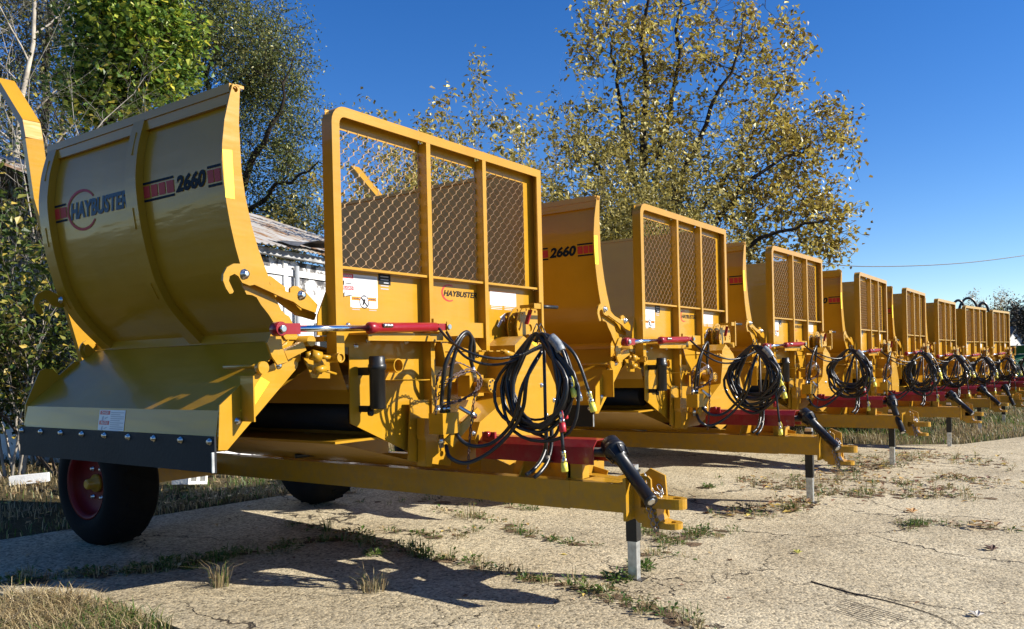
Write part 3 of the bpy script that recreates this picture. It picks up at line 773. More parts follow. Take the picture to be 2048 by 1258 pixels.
    for i in range(6):
        an = 2 * math.pi * i / 6; s = d.orthogonal().normalized(); t_ = d.cross(s)
        q_ = s * math.cos(an) + t_ * math.sin(an)
        mb.beam(d * .052 + q_ * .070, d * .118 + q_ * .056, .018, .008, q_)
    sh_ = mb.build('shaft_shield', BLACK, ps)
    mb = MB(); mb.lathe(d * (Ln - .05), d, [(0, .028), (.052, .028), (.054, .02)], 6); mb.build('shaft_end', STEEL, ps)
    # ---- wheels and axle, loader arms at the rear
    for sx, xo in ((-1, -1.24), (1, 1.36)):
        wd = .40; rt_ = .5; yc, zc2 = 2.85, .617
        xin = xo + wd if sx < 0 else xo - wd
        we = Empty('wheel', (0, 0, 0)); we.parent = root
        ax = (1, 0, 0) if sx < 0 else (-1, 0, 0)
        mb = MB(); mb.lathe((xo, yc, zc2), ax, [(.03, .262), (.0, .30), (-.005, .36), (.02, .44), (.06, .482), (.12, rt_), (.28, rt_), (.34, .482), (.38, .44), (.405, .36), (.40, .30), (.37, .262)], 48, False, False)
        for i in range(24):
            a = R(i * 15)
            for k, off in ((.085, 0), (.21, 7.5)):
                a2 = a + R(off)
                pa = V((xo + (k + .0) * ax[0], yc + .4935 * math.cos(a2), zc2 + .4935 * math.sin(a2)))
                pb = V((xo + (k + .105) * ax[0], yc + .4935 * math.cos(a2 + .12), zc2 + .4935 * math.sin(a2 + .12)))
                mb.beam(pa, pb, .03, .02, (0, math.cos(a2), math.sin(a2)))
        mb.build('tyre', TYRE, we)
        mb = MB(); mb.lathe((xo, yc, zc2), ax, [(.02, .272), (.012, .278), (.018, .262), (.035, .245), (.05, .24), (.09, .235), (.11, .20), (.12, .10), (.118, .05)], 40, False, True); mb.build('rim', REDRIM, we)
        mb = MB(); mb.lathe((xo + .12 * ax[0], yc, zc2), (-ax[0], 0, 0), [(0, .075), (.03, .07), (.034, .045), (.09, .042), (.10, .03)], 20); mb.build('hub', YEL, we)
        mb = MB()
        for a in range(0, 360, 60): bolt(mb, (xo + .115 * ax[0], yc + .13 * math.cos(R(a)), zc2 + .13 * math.sin(R(a))), (-ax[0], 0, 0), .013, .02)
        mb.build('wheel_nut', STEEL, we)
    mb = MB(); mb.box(-1.05, 1.15, 2.79, 2.91, .56, .68); mb.box(-.30, .9, 2.93, 3.05, .745, .9); mb.build('axle', YEL, root)
    la = MB()
    P_ = [(-1.38, 3.70, 3.95), (-1.372, 3.30, 3.535), (-1.372, 3.26, 3.40), (-1.30, 3.30, 2.945), (-1.08, 3.33, 2.2), (-.75, 3.36, 1.05)]
    for a, b in zip(P_[:-1], P_[1:]): la.beam(a, V(b) + (V(b) - V(a)).normalized() * .012, .135, .06, (0, 1, .2))
    la.build('loader_arm', YEL, root)
    mb = MB(); mb.box(-1.27, .9, 3.29, 3.39, .95, 1.07); mb.box(-.06, .0, 3.0, 3.3, .76, 1.0); mb.box(.68, .74, 3.0, 3.3, .76, 1.0); mb.build('loader_crossbar', YEL, root)
    # ---- hoses
    def hose(pts, r=.012, name='hydraulic_hose', m=HOSE, n=8, par=root):
        b_ = MB(); b_.tube(smooth_line(pts, 7), r, n); return b_.build(name, m, par, False)
    hose([(-0.414,-0.16,1.743),(-0.434,-0.26,1.663),(-0.471,-0.4,1.6),(-0.419,-0.5,1.553),(-0.312,-0.58,1.534),(-0.158,-0.65,1.56),(-0.023,-0.72,1.618),(0.02,-0.75,1.584)], .009)
    hose([(-0.337,-0.16,1.721),(-0.388,-0.28,1.617),(-0.396,-0.38,1.542),(-0.315,-0.48,1.497),(-0.202,-0.58,1.51),(-0.054,-0.68,1.586),(0.068,-0.74,1.618)], .009)
    hose([(-0.485,-0.22,1.175),(-0.494,-0.24,1.306),(-0.499,-0.28,1.507),(-0.401,-0.3,1.655),(-0.304,-0.3,1.716),(-0.226,-0.28,1.678),(-0.216,-0.26,1.571),(-0.161,-0.24,1.469)], .0135)
    hose([(-0.408,-0.22,1.177),(-0.422,-0.24,1.319),(-0.398,-0.26,1.525),(-0.334,-0.28,1.67),(-0.247,-0.28,1.704),(-0.169,-0.26,1.632),(-0.159,-0.24,1.523)], .0135)
    hose([(-0.453,-0.23,0.977),(-0.48,-0.28,0.904),(-0.412,-0.34,0.861),(-0.339,-0.42,0.889),(-0.269,-0.52,0.971),(-0.219,-0.62,1.094),(-0.233,-0.7,1.225),(-0.232,-0.74,1.424),(-0.071,-0.75,1.584)], .0135)
    hose([(-0.344,-0.23,1.127),(-0.384,-0.28,1.025),(-0.344,-0.36,0.966),(-0.243,-0.44,0.976),(-0.198,-0.54,1.064),(-0.227,-0.64,1.182),(-0.233,-0.7,1.36),(-0.087,-0.74,1.558)], .0135)
    hose([(-0.065,-0.76,1.092),(-0.086,-0.77,0.963),(-0.164,-0.78,0.875),(-0.259,-0.78,0.822),(-0.31,-0.76,0.795)], .014)
    hose([(-0.029,-0.78,1.09),(-0.057,-0.79,0.945),(-0.125,-0.8,0.855),(-0.21,-0.8,0.801),(-0.25,-0.78,0.773)], .014)
    hose([(-0.419,1.3,0.831),(-0.259,1.2,0.835),(-0.088,1.05,0.808),(0.139,0.95,0.777),(0.376,0.75,0.721)], .018, 'cable_loom')
    mb = MB()
    for pth in ([(-0.498,-0.2,1.274),(-0.461,-0.24,1.37),(-0.274,-0.26,1.447),(-0.121,-0.26,1.433),(-0.113,-0.26,1.351),(-0.281,-0.26,1.273),(-0.451,-0.24,1.239),(-0.513,-0.22,1.235)],
                [(-0.475,-0.2,1.354),(-0.421,-0.25,1.418),(-0.245,-0.28,1.47),(-0.126,-0.28,1.406),(-0.168,-0.28,1.326),(-0.334,-0.26,1.266),(-0.496,-0.24,1.254)],
                [(-0.136,-0.27,1.393),(-0.209,-0.28,1.26),(-0.273,-0.3,1.096),(-0.301,-0.3,0.933),(-0.291,-0.28,0.804)],
                [(-0.535,-0.22,1.179),(-0.517,-0.22,1.404),(-0.447,-0.24,1.484),(-0.327,-0.24,1.515),(-0.219,-0.26,1.48)]):
        P_ = smooth_line(pth, 10)
        for ph in (0, math.pi):
            mb.tube([p + V((.006 * math.cos(i * 1.1 + ph), .006 * math.sin(i * 1.1 + ph), .004 * math.sin(i * 1.1 + ph))) for i, p in enumerate(P_)], .004, 5, False)
    mb.build('wiring', WIRE, root)
    # hose stand
    mb = MB(); mb.tube([(-.10, -.78, .86), (-.10, -.78, 1.62)], .011, 8); mb.cyl((-.10, -.78, .852), (-.10, -.78, .90), .03, 12); mb.box(-.10, .06, -.80, -.76, .853, .858); mb.build('hose_stand', DARKST, root)
    return root

def hose_coil(root, seed, yc=-.74, xc=-.13, zc=1.36, ry=.30, rz=.33):
    rnd = random.Random(seed)
    b = MB(); top = V((xc, yc - .04, zc + rz - .03))
    n = 13
    for k in range(n):
        a = ry * rnd.uniform(.62, 1.04); c = rz * rnd.uniform(.78, 1.06)
        sy = rnd.uniform(-.06, .04); sx = rnd.uniform(-.07, .07); tl = rnd.uniform(-.28, .28)
        lp = []
        for i in range(33):
            t = 2 * math.pi * i / 32 + math.pi / 2
            y = a * math.cos(t); z = c * math.sin(t)
            f = (1 - math.sin(t)) / 2            # 0 at the tied top
            yy = y * (.35 + .65 * min(1, f * 2.2)) if math.sin(t) > 0 else y
            sag = .03 * math.sin(3 * t + k)
            lp.append((xc + sx * f + .6 * tl * y * f, yc + sy * f + yy * math.cos(tl) + sag * f, zc + (rz - c) + z - (.04 * f if k % 3 else 0)))
        b.tube(lp, rnd.choice((.0115, .0115, .009, .014)), 8, False)
    co = b.build('hose_coil', HOSE, root, False)
    # hanging tails with couplers
    tails = [(.19, .26, 'y'), (.15, .32, 's'), (.24, .34, 'y'), (.10, .42, 'r'), (.13, .46, 'r'), (.17, .72, 'y')]
    hb = MB(); sb = MB(); yb = MB(); rb = MB()
    for i, (dy, drop, kind) in enumerate(tails):
        dy += rnd.uniform(-.03, .03); drop += rnd.uniform(-.04, .04); dx = rnd.uniform(-.05, .08)
        e = V((xc + dx, yc - dy - .07, top.z - drop))
        m1 = V((xc + dx * .6, yc - dy * .75 - .05, top.z - drop * .32 + .01))
        pts = smooth_line([top + V((0, .05, -.02)), top + V((dx * .2, -.03, .02)), m1, e], 8)
        hb.tube(pts, .011, 8)
        d = (pts[-1] - pts[-2]).normalized() * .9 + V((0, 0, -.4)); d.normalize()
        sb.lathe(e, d, [(0, .012), (.004, .017), (.03, .017), (.031, .013), (.05, .013), (.051, .019), (.075, .019)], 10)
        cb = {'y': yb, 'r': rb, 's': sb}[kind]
        cb.lathe(e + d * .075, d, [(0, .021), (.055, .023), (.06, .016)], 12)
        if kind != 's':
            c0 = e + d * .06; s = d.orthogonal().normalized()
            cb.tube([c0 + s * (.02 + .022 * math.sin(t / 8 * math.pi)) + d * (.07 * (t / 8) - .06) for t in range(9)], .004, 5)
    hb.build('hose_tail', HOSE, co, False); sb.build('coupler', STEEL, co); yb.build('yellow_dust_cap', CAPY, co); rb.build('red_dust_cap', CAPR, co)
    t = MB(); P_ = [top + V((0, -.02, .02)), top + V((0, -.075, .0)), top + V((0, -.12, -.04)), top + V((0, -.15, -.09))]
    t.tube(smooth_line(P_, 4)[4:], .033, 10); w = t.build('plastic_wrap', WRAP, co, False)
    t = MB()
    for j in (0, 1): t.tube([top + V((.05 * math.cos(R(a)), .03 * j + .012 * math.sin(R(a * 2)), .035 + .06 * math.sin(R(a)))) for a in range(0, 361, 24)], .004, 5, False)
    t.build('zip_tie', HOSE, co, False)
    return co

def copy_tree(o, parent=None, skip=()):
    c = o.copy(); COL.objects.link(c); c.parent = parent
    for ch in o.children:
        if ch.name.split('.')[0] in skip: continue
        copy_tree(ch, c, skip)
    return c

proto = build_machine()
GROUP = 'yellow bale processors parked in a row'
spots = [((4.6, 3.7, 0), 0, 'nearest and largest yellow bale processor, whole curved side panel and red-rimmed left tyre in view'),
 ((8.46, 3.576, -.043), -.001, 'second yellow bale processor, just behind the largest, only 2660 showing of its side lettering'),
 ((12.248, 3.477, -.071), -.028, 'third yellow bale processor, its black transmission shaft hanging steeply above the second drawbar tip'),
 ((15.961, 3.217, -.165), .001, 'fourth yellow bale processor, red guard and small hose coil seen just behind the steep-shafted one'),
 ((19.688, 3.118, -.203), -.006, 'fifth yellow bale processor, first whose jack foot stands in the grass beyond the concrete'),
 ((22.815, 2.928, -.278), -.042, 'sixth yellow bale processor in the row, last one whose jack and grass-side drawbar show'),
 ((26.315, 2.656, -.30), -.124, 'seventh yellow bale processor, next to last, its level screen top below the black hose loops'),
 ((30.009, 2.344, -.283), -.12, 'farthest and smallest yellow bale processor, at the end of the row beside the green harvester')]
machines = []
for i, (loc, rz, lab) in enumerate(spots):
    o = proto if i == 0 else copy_tree(proto, None, () if i < 3 else ('sheet_bolt', 'rim_bolt', 'housing_bolt', 'motor_bolt', 'plate_bolt', 'arm_bolt', 'safety_chain'))
    machines.append(o)
for i, (loc, rz, lab) in enumerate(spots):
    o = machines[i]; o.location = loc; o.rotation_euler = (0, 0, rz); tag(o, lab, 'bale processor', GROUP)
    k = (.0, .02, .05, .0, .03, .0, .04, .02)[i]
    hose_coil(o, 11 + i, yc=-.74 + k, ry=.30 - (.02 if i % 2 else 0), rz=.33 + (.0, -.02, -.03, .01, -.02, -.01, -.04, 0)[i])
    for ch in o.children:
        if ch.name.startswith('transmission_shaft'):
            ch.rotation_euler = [(0, 0, 0), (R(2), 0, 0), (R(28), 0, 0), (R(4), 0, 0), (R(5), 0, 0), (R(27), 0, 0), (R(3), 0, 0), (0, 0, 0)][i]

# ------------------------------------------------------------------ ground
def gz(x, y):
    x = min(max(x, -20), 32); y = min(max(y, -20), 14)
    return .03 * (y - 2.6) - .012 * (x - 5.1)

def ground_mat():
    m, nt, p, out = new_mat('dry_grassy_soil')
    tc = N(nt, 'ShaderNodeTexCoord')
    a = N(nt, 'ShaderNodeTexNoise', Scale=.5, Detail=8., Roughness=.65); nt.links.new(tc.outputs['Object'], a.inputs['Vector'])
    r = ramp(nt, [(.3, (.03, .036, .013)), (.48, (.07, .06, .028)), (.6, (.12, .095, .05)), (.75, (.055, .055, .022))])
    nt.links.new(a.outputs['Fac'], r.inputs[0])
    b = N(nt, 'ShaderNodeTexNoise', Scale=35., Detail=6., Roughness=.7); nt.links.new(tc.outputs['Object'], b.inputs['Vector'])
    mx = N(nt, 'ShaderNodeMix', data_type='RGBA', blend_type='MULTIPLY'); mx.inputs[0].default_value = .8
    r2 = ramp(nt, [(.3, (.35, .35, .35)), (.7, (1.25, 1.2, 1.1))]); nt.links.new(b.outputs['Fac'], r2.inputs[0])
    nt.links.new(r.outputs[0], mx.inputs[6]); nt.links.new(r2.outputs[0], mx.inputs[7]); nt.links.new(mx.outputs[2], p.inputs['Base Color'])
    p.inputs['Roughness'].default_value = .95; p.inputs['Specular IOR Level'].default_value = .1
    bp = N(nt, 'ShaderNodeBump', Strength=.9, Distance=.05); nt.links.new(b.outputs['Fac'], bp.inputs['Height']); nt.links.new(bp.outputs[0], p.inputs['Normal'])
    return m

def concrete_mat():
    m, nt, p, out = new_mat('weathered_concrete')
    tc = N(nt, 'ShaderNodeTexCoord'); vec = tc.outputs['Object']
    big = N(nt, 'ShaderNodeTexNoise', Scale=.9, Detail=8., Roughness=.6); nt.links.new(vec, big.inputs['Vector'])
    base = ramp(nt, [(.25, (.33, .285, .20)), (.5, (.425, .372, .262)), (.75, (.49, .435, .315))]); nt.links.new(big.outputs['Fac'], base.inputs[0])
    # exposed aggregate
    v1 = N(nt, 'ShaderNodeTexVoronoi', Scale=58.); nt.links.new(vec, v1.inputs['Vector'])
    sep = N(nt, 'ShaderNodeSeparateColor'); nt.links.new(v1.outputs['Color'], sep.inputs[0])
    ag = ramp(nt, [(0., (.34, .33, .31)), (.14, (.70, .68, .64)), (.55, (1.0, 1.0, 1.0)), (.85, (1.25, 1.2, 1.12)), (1., (1.42, 1.38, 1.32))]); nt.links.new(sep.outputs[0], ag.inputs[0])
    m1 = N(nt, 'ShaderNodeMix', data_type='RGBA', blend_type='MULTIPLY'); m1.inputs[0].default_value = 1.
    nt.links.new(base.outputs[0], m1.inputs[6]); nt.links.new(ag.outputs[0], m1.inputs[7])
    v2 = N(nt, 'ShaderNodeTexNoise', Scale=28., Detail=5., Roughness=.75); nt.links.new(vec, v2.inputs['Vector'])
    sp = ramp(nt, [(.34, (.30, .28, .25)), (.45, (1, 1, 1)), (.7, (1.08, 1.06, 1.02))]); nt.links.new(v2.outputs['Fac'], sp.inputs[0])
    m2 = N(nt, 'ShaderNodeMix', data_type='RGBA', blend_type='MULTIPLY'); m2.inputs[0].default_value = .8
    nt.links.new(m1.outputs[2], m2.inputs[6]); nt.links.new(sp.outputs[0], m2.inputs[7])
    # cracks
    wn = N(nt, 'ShaderNodeTexNoise', Scale=1.1, Detail=6., Roughness=.6); nt.links.new(vec, wn.inputs['Vector'])
    va = N(nt, 'ShaderNodeVectorMath', operation='SCALE'); va.inputs[3].default_value = 1.1; nt.links.new(wn.outputs['Color'], va.inputs[0])
    vb = N(nt, 'ShaderNodeVectorMath', operation='ADD'); nt.links.new(vec, vb.inputs[0]); nt.links.new(va.outputs[0], vb.inputs[1])
    cr = N(nt, 'ShaderNodeTexVoronoi', feature='DISTANCE_TO_EDGE', Scale=.5); nt.links.new(vb.outputs[0], cr.inputs['Vector'])
    mk = N(nt, 'ShaderNodeTexNoise', Scale=.7, Detail=3.); nt.links.new(vec, mk.inputs['Vector'])
    mr = N(nt, 'ShaderNodeMapRange'); nt.links.new(mk.outputs['Fac'], mr.inputs[0]); mr.inputs[1].default_value = .42; mr.inputs[2].default_value = .65; mr.inputs[3].default_value = .001; mr.inputs[4].default_value = .011
    lt = N(nt, 'ShaderNodeMath', operation='DIVIDE'); nt.links.new(cr.outputs['Distance'], lt.inputs[0]); nt.links.new(mr.outputs[0], lt.inputs[1])
    ck = ramp(nt, [(0., (1, 1, 1)), (.6, (.8, .8, .8)), (1., (0, 0, 0))]); nt.links.new(lt.outputs[0], ck.inputs[0])
    m3 = N(nt, 'ShaderNodeMix', data_type='RGBA'); nt.links.new(ck.outputs[0], m3.inputs[0]); nt.links.new(m2.outputs[2], m3.inputs[6]); m3.inputs[7].default_value = (.045, .035, .025, 1)
    # stains
    sn = N(nt, 'ShaderNodeTexNoise', Scale=.35, Detail=9., Roughness=.7, Distortion=.6); nt.links.new(vec, sn.inputs['Vector'])
    sr = ramp(nt, [(.36, (.60, .56, .50)), (.54, (1, 1, 1))]); nt.links.new(sn.outputs['Fac'], sr.inputs[0])
    m4 = N(nt, 'ShaderNodeMix', data_type='RGBA', blend_type='MULTIPLY'); m4.inputs[0].default_value = .7
    nt.links.new(m3.outputs[2], m4.inputs[6]); nt.links.new(sr.outputs[0], m4.inputs[7])
    nt.links.new(m4.outputs[2], p.inputs['Base Color'])
    p.inputs['Roughness'].default_value = .9; p.inputs['Specular IOR Level'].default_value = .2
    ad = N(nt, 'ShaderNodeMath', operation='SUBTRACT'); nt.links.new(v2.outputs['Fac'], ad.inputs[0])
    dv = N(nt, 'ShaderNodeMath', operation='MULTIPLY'); dv.inputs[1].default_value = .5; nt.links.new(v1.outputs['Distance'], dv.inputs[0]); nt.links.new(dv.outputs[0], ad.inputs[1])
    b1 = N(nt, 'ShaderNodeBump', Strength=.7, Distance=.012); nt.links.new(ad.outputs[0], b1.inputs['Height'])
    b2 = N(nt, 'ShaderNodeBump', Strength=1., Distance=.01, invert=True); nt.links.new(ck.outputs[0], b2.inputs['Height']); nt.links.new(b1.outputs[0], b2.inputs['Normal'])
    nt.links.new(b2.outputs[0], p.inputs['Normal'])
    return m

def sheet(name, xs, ys, zf, mat, inside=None):
    mb = MB(); n = len(ys); o = 0
    for x in xs:
        for y in ys: mb.v.append((x, y, zf(x, y)))
    mb.smooth = True
    for i in range(len(xs) - 1):
        for j in range(n - 1): mb.face([i * n + j, (i + 1) * n + j, (i + 1) * n + j + 1, i * n + j + 1])
    return mb.build(name, mat, None, False)

def axis_steps(lo, hi, fine0, fine1, step):
    out = []; v = fine0
    while v < fine1: out.append(v); v += step
    out.append(fine1)
    far = []; d = step
    v = fine1
    while v < hi: d *= 1.5; v += d; out.append(min(v, hi))
    v = fine0; d = step
    while v > lo: d *= 1.5; v -= d; out.insert(0, max(v, lo))
    return out
gx = axis_steps(-900, 1500, -22, 34, 1.0); gy = axis_steps(-900, 1500, -22, 16, 1.0)
gr = sheet('ground', gx, gy, lambda x, y: gz(x, y) - .03 + (.02 * noise.noise(V((x * .7, y * .7, 0))) if y > 8 else 0), ground_mat()); tag(gr, kind='structure')
# concrete yard: a slab with a thick edge, standing 3 cm proud of the soil
edge = [(5.2, -14), (4.3, -1), (3.6, .8), (3.0, 2.2), (2.62, 3.4), (2.66, 4.4), (2.38, 5.6), (2.2, 7.28), (3.05, 7.27), (4.6, 7.22), (6.08, 7.2), (9, 7.25), (14.2, 7.3), (15.2, 5.0), (16.0, 3.0), (17.0, 2.0), (19.4, 1.25), (23, .2), (29, -3), (30, -14)]  # near-left edge, out of view, drawn in so less light bounces off concrete
cm = MB()
trs = tessellate_polygon([[V((a, b, 0)) for a, b in edge]])
cb_ = bmesh.new(); vs_ = [cb_.verts.new((a, b, 0)) for a, b in edge]; cb_.faces.new(vs_)
for ax_, vals in ((0, range(2, 30)), (1, range(-13, 7))):
    for v_ in vals:
        nrm = V((1, 0, 0)) if ax_ == 0 else V((0, 1, 0)); co = V((v_ + .137, 0, 0)) if ax_ == 0 else V((0, v_ + .137, 0))
        bmesh.ops.bisect_plane(cb_, geom=cb_.verts[:] + cb_.edges[:] + cb_.faces[:], plane_co=co, plane_no=nrm)
ex = bmesh.ops.extrude_face_region(cb_, geom=cb_.faces[:])
newv = [g for g in ex['geom'] if isinstance(g, bmesh.types.BMVert)]; ns = set(newv)
for v in cb_.verts: v.co.z = gz(v.co.x, v.co.y) - (0. if v in ns else .12)
bmesh.ops.recalc_face_normals(cb_, faces=cb_.faces)
me = bpy.data.meshes.new('concrete_yard'); cb_.to_mesh(me); cb_.free(); me.materials.append(concrete_mat())
yard = bpy.data.objects.new('concrete_yard', me); COL.objects.link(yard); tag(yard, kind='structure')

# ------------------------------------------------------------------ weeds, grass, leaves
GREEN = leaf_mat('weed_green', [(0, (.035, .085, .014)), (.5, (.075, .145, .024)), (.8, (.12, .19, .036)), (1, (.22, .23, .07))], .35)
STRAW = leaf_mat('dry_straw', [(0, (.16, .11, .05)), (.4, (.32, .24, .12)), (.8, (.50, .40, .22)), (1, (.10, .12, .03))], .3)
DEADL = leaf_mat('fallen_leaf_colours', [(0, (.09, .04, .02)), (.35, (.24, .12, .06)), (.6, (.42, .30, .17)), (.85, (.55, .36, .10)), (1, (.62, .50, .12))], .2)
SOIL = simple('crack_soil', (.13, .09, .055), .95, var=.5, scale=30, bump=.5, bscale=60, spec=.1)

def blade(mb, p, h, w, lean, az, bend):
    d = V((math.cos(az), math.sin(az), 0)); s = V((-d.y, d.x, 0)) * w
    p = V(p); a = p + d * (lean * .35 * h) + V((0, 0, h * .55)); b = p + d * ((lean + bend) * h) + V((0, 0, h * (1 - .35 * bend)))
    o = len(mb.v); mb.v += [tuple(p - s), tuple(p + s), tuple(a - s * .8), tuple(a + s * .8), tuple(b)]
    mb.face([o, o + 1, o + 3, o + 2]); mb.face([o + 2, o + 3, o + 4])

def broadleaf(mb, p, L, w, az, el):
    d = V((math.cos(az) * math.cos(el), math.sin(az) * math.cos(el), math.sin(el))); s = V((-math.sin(az), math.cos(az), 0)) * w
    up = V((0, 0, 1)); p = V(p); m = p + d * L * .5
    o = len(mb.v); mb.v += [tuple(p), tuple(m + s + up * w * .3), tuple(p + d * L - up * L * .12), tuple(m - s + up * w * .3)]
    mb.face([o, o + 1, o + 2]); mb.face([o, o + 2, o + 3])

def tuft(mb, x, y, rad, nb, h, rnd, mix, bl=0):
    """mix = share of straw; material 0 green, 1 straw"""
    for i in range(nb):
        a = rnd.uniform(0, 6.283); r = rad * math.sqrt(rnd.random()); px, py = x + r * math.cos(a), y + r * math.sin(a)
        mb.m = 1 if rnd.random() < mix else 0
        hh = h * rnd.uniform(.35, 1.1)
        blade(mb, (px, py, gz(px, py)), hh, rnd.uniform(.0016, .0036), rnd.uniform(.05, .5), a + rnd.uniform(-1, 1), rnd.uniform(.1, .8))
    for i in range(bl):
        a = rnd.uniform(0, 6.283); r = rad * math.sqrt(rnd.random()) * .9; px, py = x + r * math.cos(a), y + r * math.sin(a)
        mb.m = 0 if rnd.random() > mix * .6 else 1
        broadleaf(mb, (px, py, gz(px, py) + rnd.uniform(0, h * .4)), rnd.uniform(.025, .06), rnd.uniform(.008, .018), a + rnd.uniform(-.8, .8), rnd.uniform(-.1, 1.0))

def walk(pts, step, rnd, jit):
    for (a, b) in zip(pts[:-1], pts[1:]):
        L_ = math.hypot(b[0] - a[0], b[1] - a[1]); n = max(1, int(L_ / step))
        for i in range(n):
            t = (i + rnd.random()) / n
            yield a[0] + (b[0] - a[0]) * t + rnd.gauss(0, jit), a[1] + (b[1] - a[1]) * t + rnd.gauss(0, jit)

rnd = random.Random(5)
WL = [  # (line on the ground, step, jitter, height, straw share)
 ([(2.48,5.93,0.131),(2.736,5.796,0.124),(2.949,5.62,0.116),(3.334,5.4,0.105),(3.856,5.319,0.096),(4.392,5.217,0.087)], .07, .07, .10, .45),
 ([(2.916,5.621,0.117),(3.107,5.52,0.112),(3.349,5.425,0.106),(3.63,5.364,0.101),(3.907,5.357,0.097)], .035, .06, .09, .15),
 ([(2.492,5.815,0.128),(2.705,5.733,0.123)], .05, .07, .11, .3),
 ([(4.451,5.286,0.088),(4.786,5.061,0.078),(4.749,4.466,0.06),(4.72,4.182,0.052),(4.714,3.79,0.04),(4.643,3.421,0.03),(4.639,3.045,0.019)], .08, .06, .10, .5),
 ([(4.639,3.045,0.019),(4.667,2.827,0.012),(4.644,2.572,0.005),(4.539,2.358,-0.001),(4.442,2.081,-0.008),(4.338,1.822,-0.014)], .06, .08, .10, .55),
 ([(4.877,6.058,0.106),(4.905,5.558,0.091),(4.968,5.012,0.074),(5.321,4.881,0.066),(5.317,4.429,0.052),(5.704,4.382,0.046)], .12, .06, .07, .5),
 ([(6.232,5.311,0.068),(6.211,4.918,0.056),(6.096,4.479,0.044),(5.816,4.036,0.034),(5.735,3.607,0.023),(5.732,3.232,0.011)], .13, .05, .06, .5),
 ([(6.573,3.251,0.002),(6.262,2.918,-0.004),(6.663,2.801,-0.013),(6.979,2.723,-0.019)], .06, .10, .11, .4),
 ([(5.791,2.827,-0.002),(6.009,2.675,-0.009)], .07, .09, .09, .6),
 ([(7.648,2.98,-0.019),(7.929,2.783,-0.028),(8.328,2.614,-0.038),(9.099,2.573,-0.049)], .07, .12, .12, .6),
 ([(10.046,3.58,-0.03),(9.914,3.105,-0.043),(9.752,2.543,-0.058),(9.819,2.18,-0.069),(10.03,1.804,-0.083),(10.355,1.498,-0.096),(10.409,1.107,-0.108)], .055, .20, .12, .65),
 ([(10.707,2.549,-0.069),(11.121,2.228,-0.083),(11.113,1.715,-0.099),(10.662,1.386,-0.103)], .08, .28, .13, .55),
 ([(12.435,2.619,-0.087),(14.024,2.509,-0.11),(14.384,2.068,-0.127),(14.322,1.646,-0.139),(13.566,1.214,-0.143)], .08, .28, .16, .6),
 ([(10.51,2.798,-0.059),(11.705,2.72,-0.076),(12.826,2.564,-0.094)], .10, .22, .13, .6),
 ([(11.761,1.697,-0.107),(12.164,1.403,-0.121),(11.43,1.002,-0.124)], .10, .18, .10, .8),
 ([(8.574,1.079,-0.087),(8.587,0.879,-0.093),(8.655,0.541,-0.104)], .10, .06, .06, .8),
 ([(8.074,1.438,-0.071),(8.417,1.357,-0.077),(8.601,1.27,-0.082)], .06, .08, .09, .3),
 ([(9.166,3.809,-0.013),(9.386,3.65,-0.02)], .07, .06, .07, .3),
 ([(6.195,6.536,0.105),(6.173,6.071,0.091),(6.604,5.763,0.077),(6.649,5.133,0.057),(6.779,4.607,0.04)], .22, .10, .08, .5),
 ([(4.656,7.781,0.161),(5.195,7.564,0.148),(5.842,7.246,0.13),(6.422,6.775,0.109)], .12, .10, .10, .4),
]
wb = MB(); so = MB()
for (pts, st_, jt, h, mx) in WL:
    P_ = [(p[0], p[1]) for p in pts]
    for x, y in walk(P_, st_ * .8, rnd, jt):
        d = math.hypot(x, y); k = 1 if d < 7 else .7
        tuft(wb, x, y, rnd.uniform(.03, .10), int(rnd.uniform(6, 22) * k), h * rnd.uniform(.4, 1.35), rnd, mx if rnd.random() < .7 else .9, int(rnd.uniform(2, 18) * k))
    for x, y in walk(P_, st_ * 1.6, rnd, jt * .6):
        n = 9; rr = rnd.uniform(.03, .10); o = len(so.v); z = gz(x, y) + .002
        a0 = rnd.uniform(0, 6)
        for i in range(n):
            r_ = rr * rnd.uniform(.5, 1.2); so.v.append((x + r_ * math.cos(i * 6.283 / n), y + r_ * math.sin(i * 6.283 / n), z + rnd.uniform(0, .0015)))
        so.v.append((x, y, z + .009))
        for i in range(n): so.face([o + i, o + (i + 1) % n, o + n])
tag(wb.build('crack_weeds', [GREEN, STRAW], None, False), kind='stuff')
tag(so.build('crack_soil', SOIL, None, False), kind='stuff')

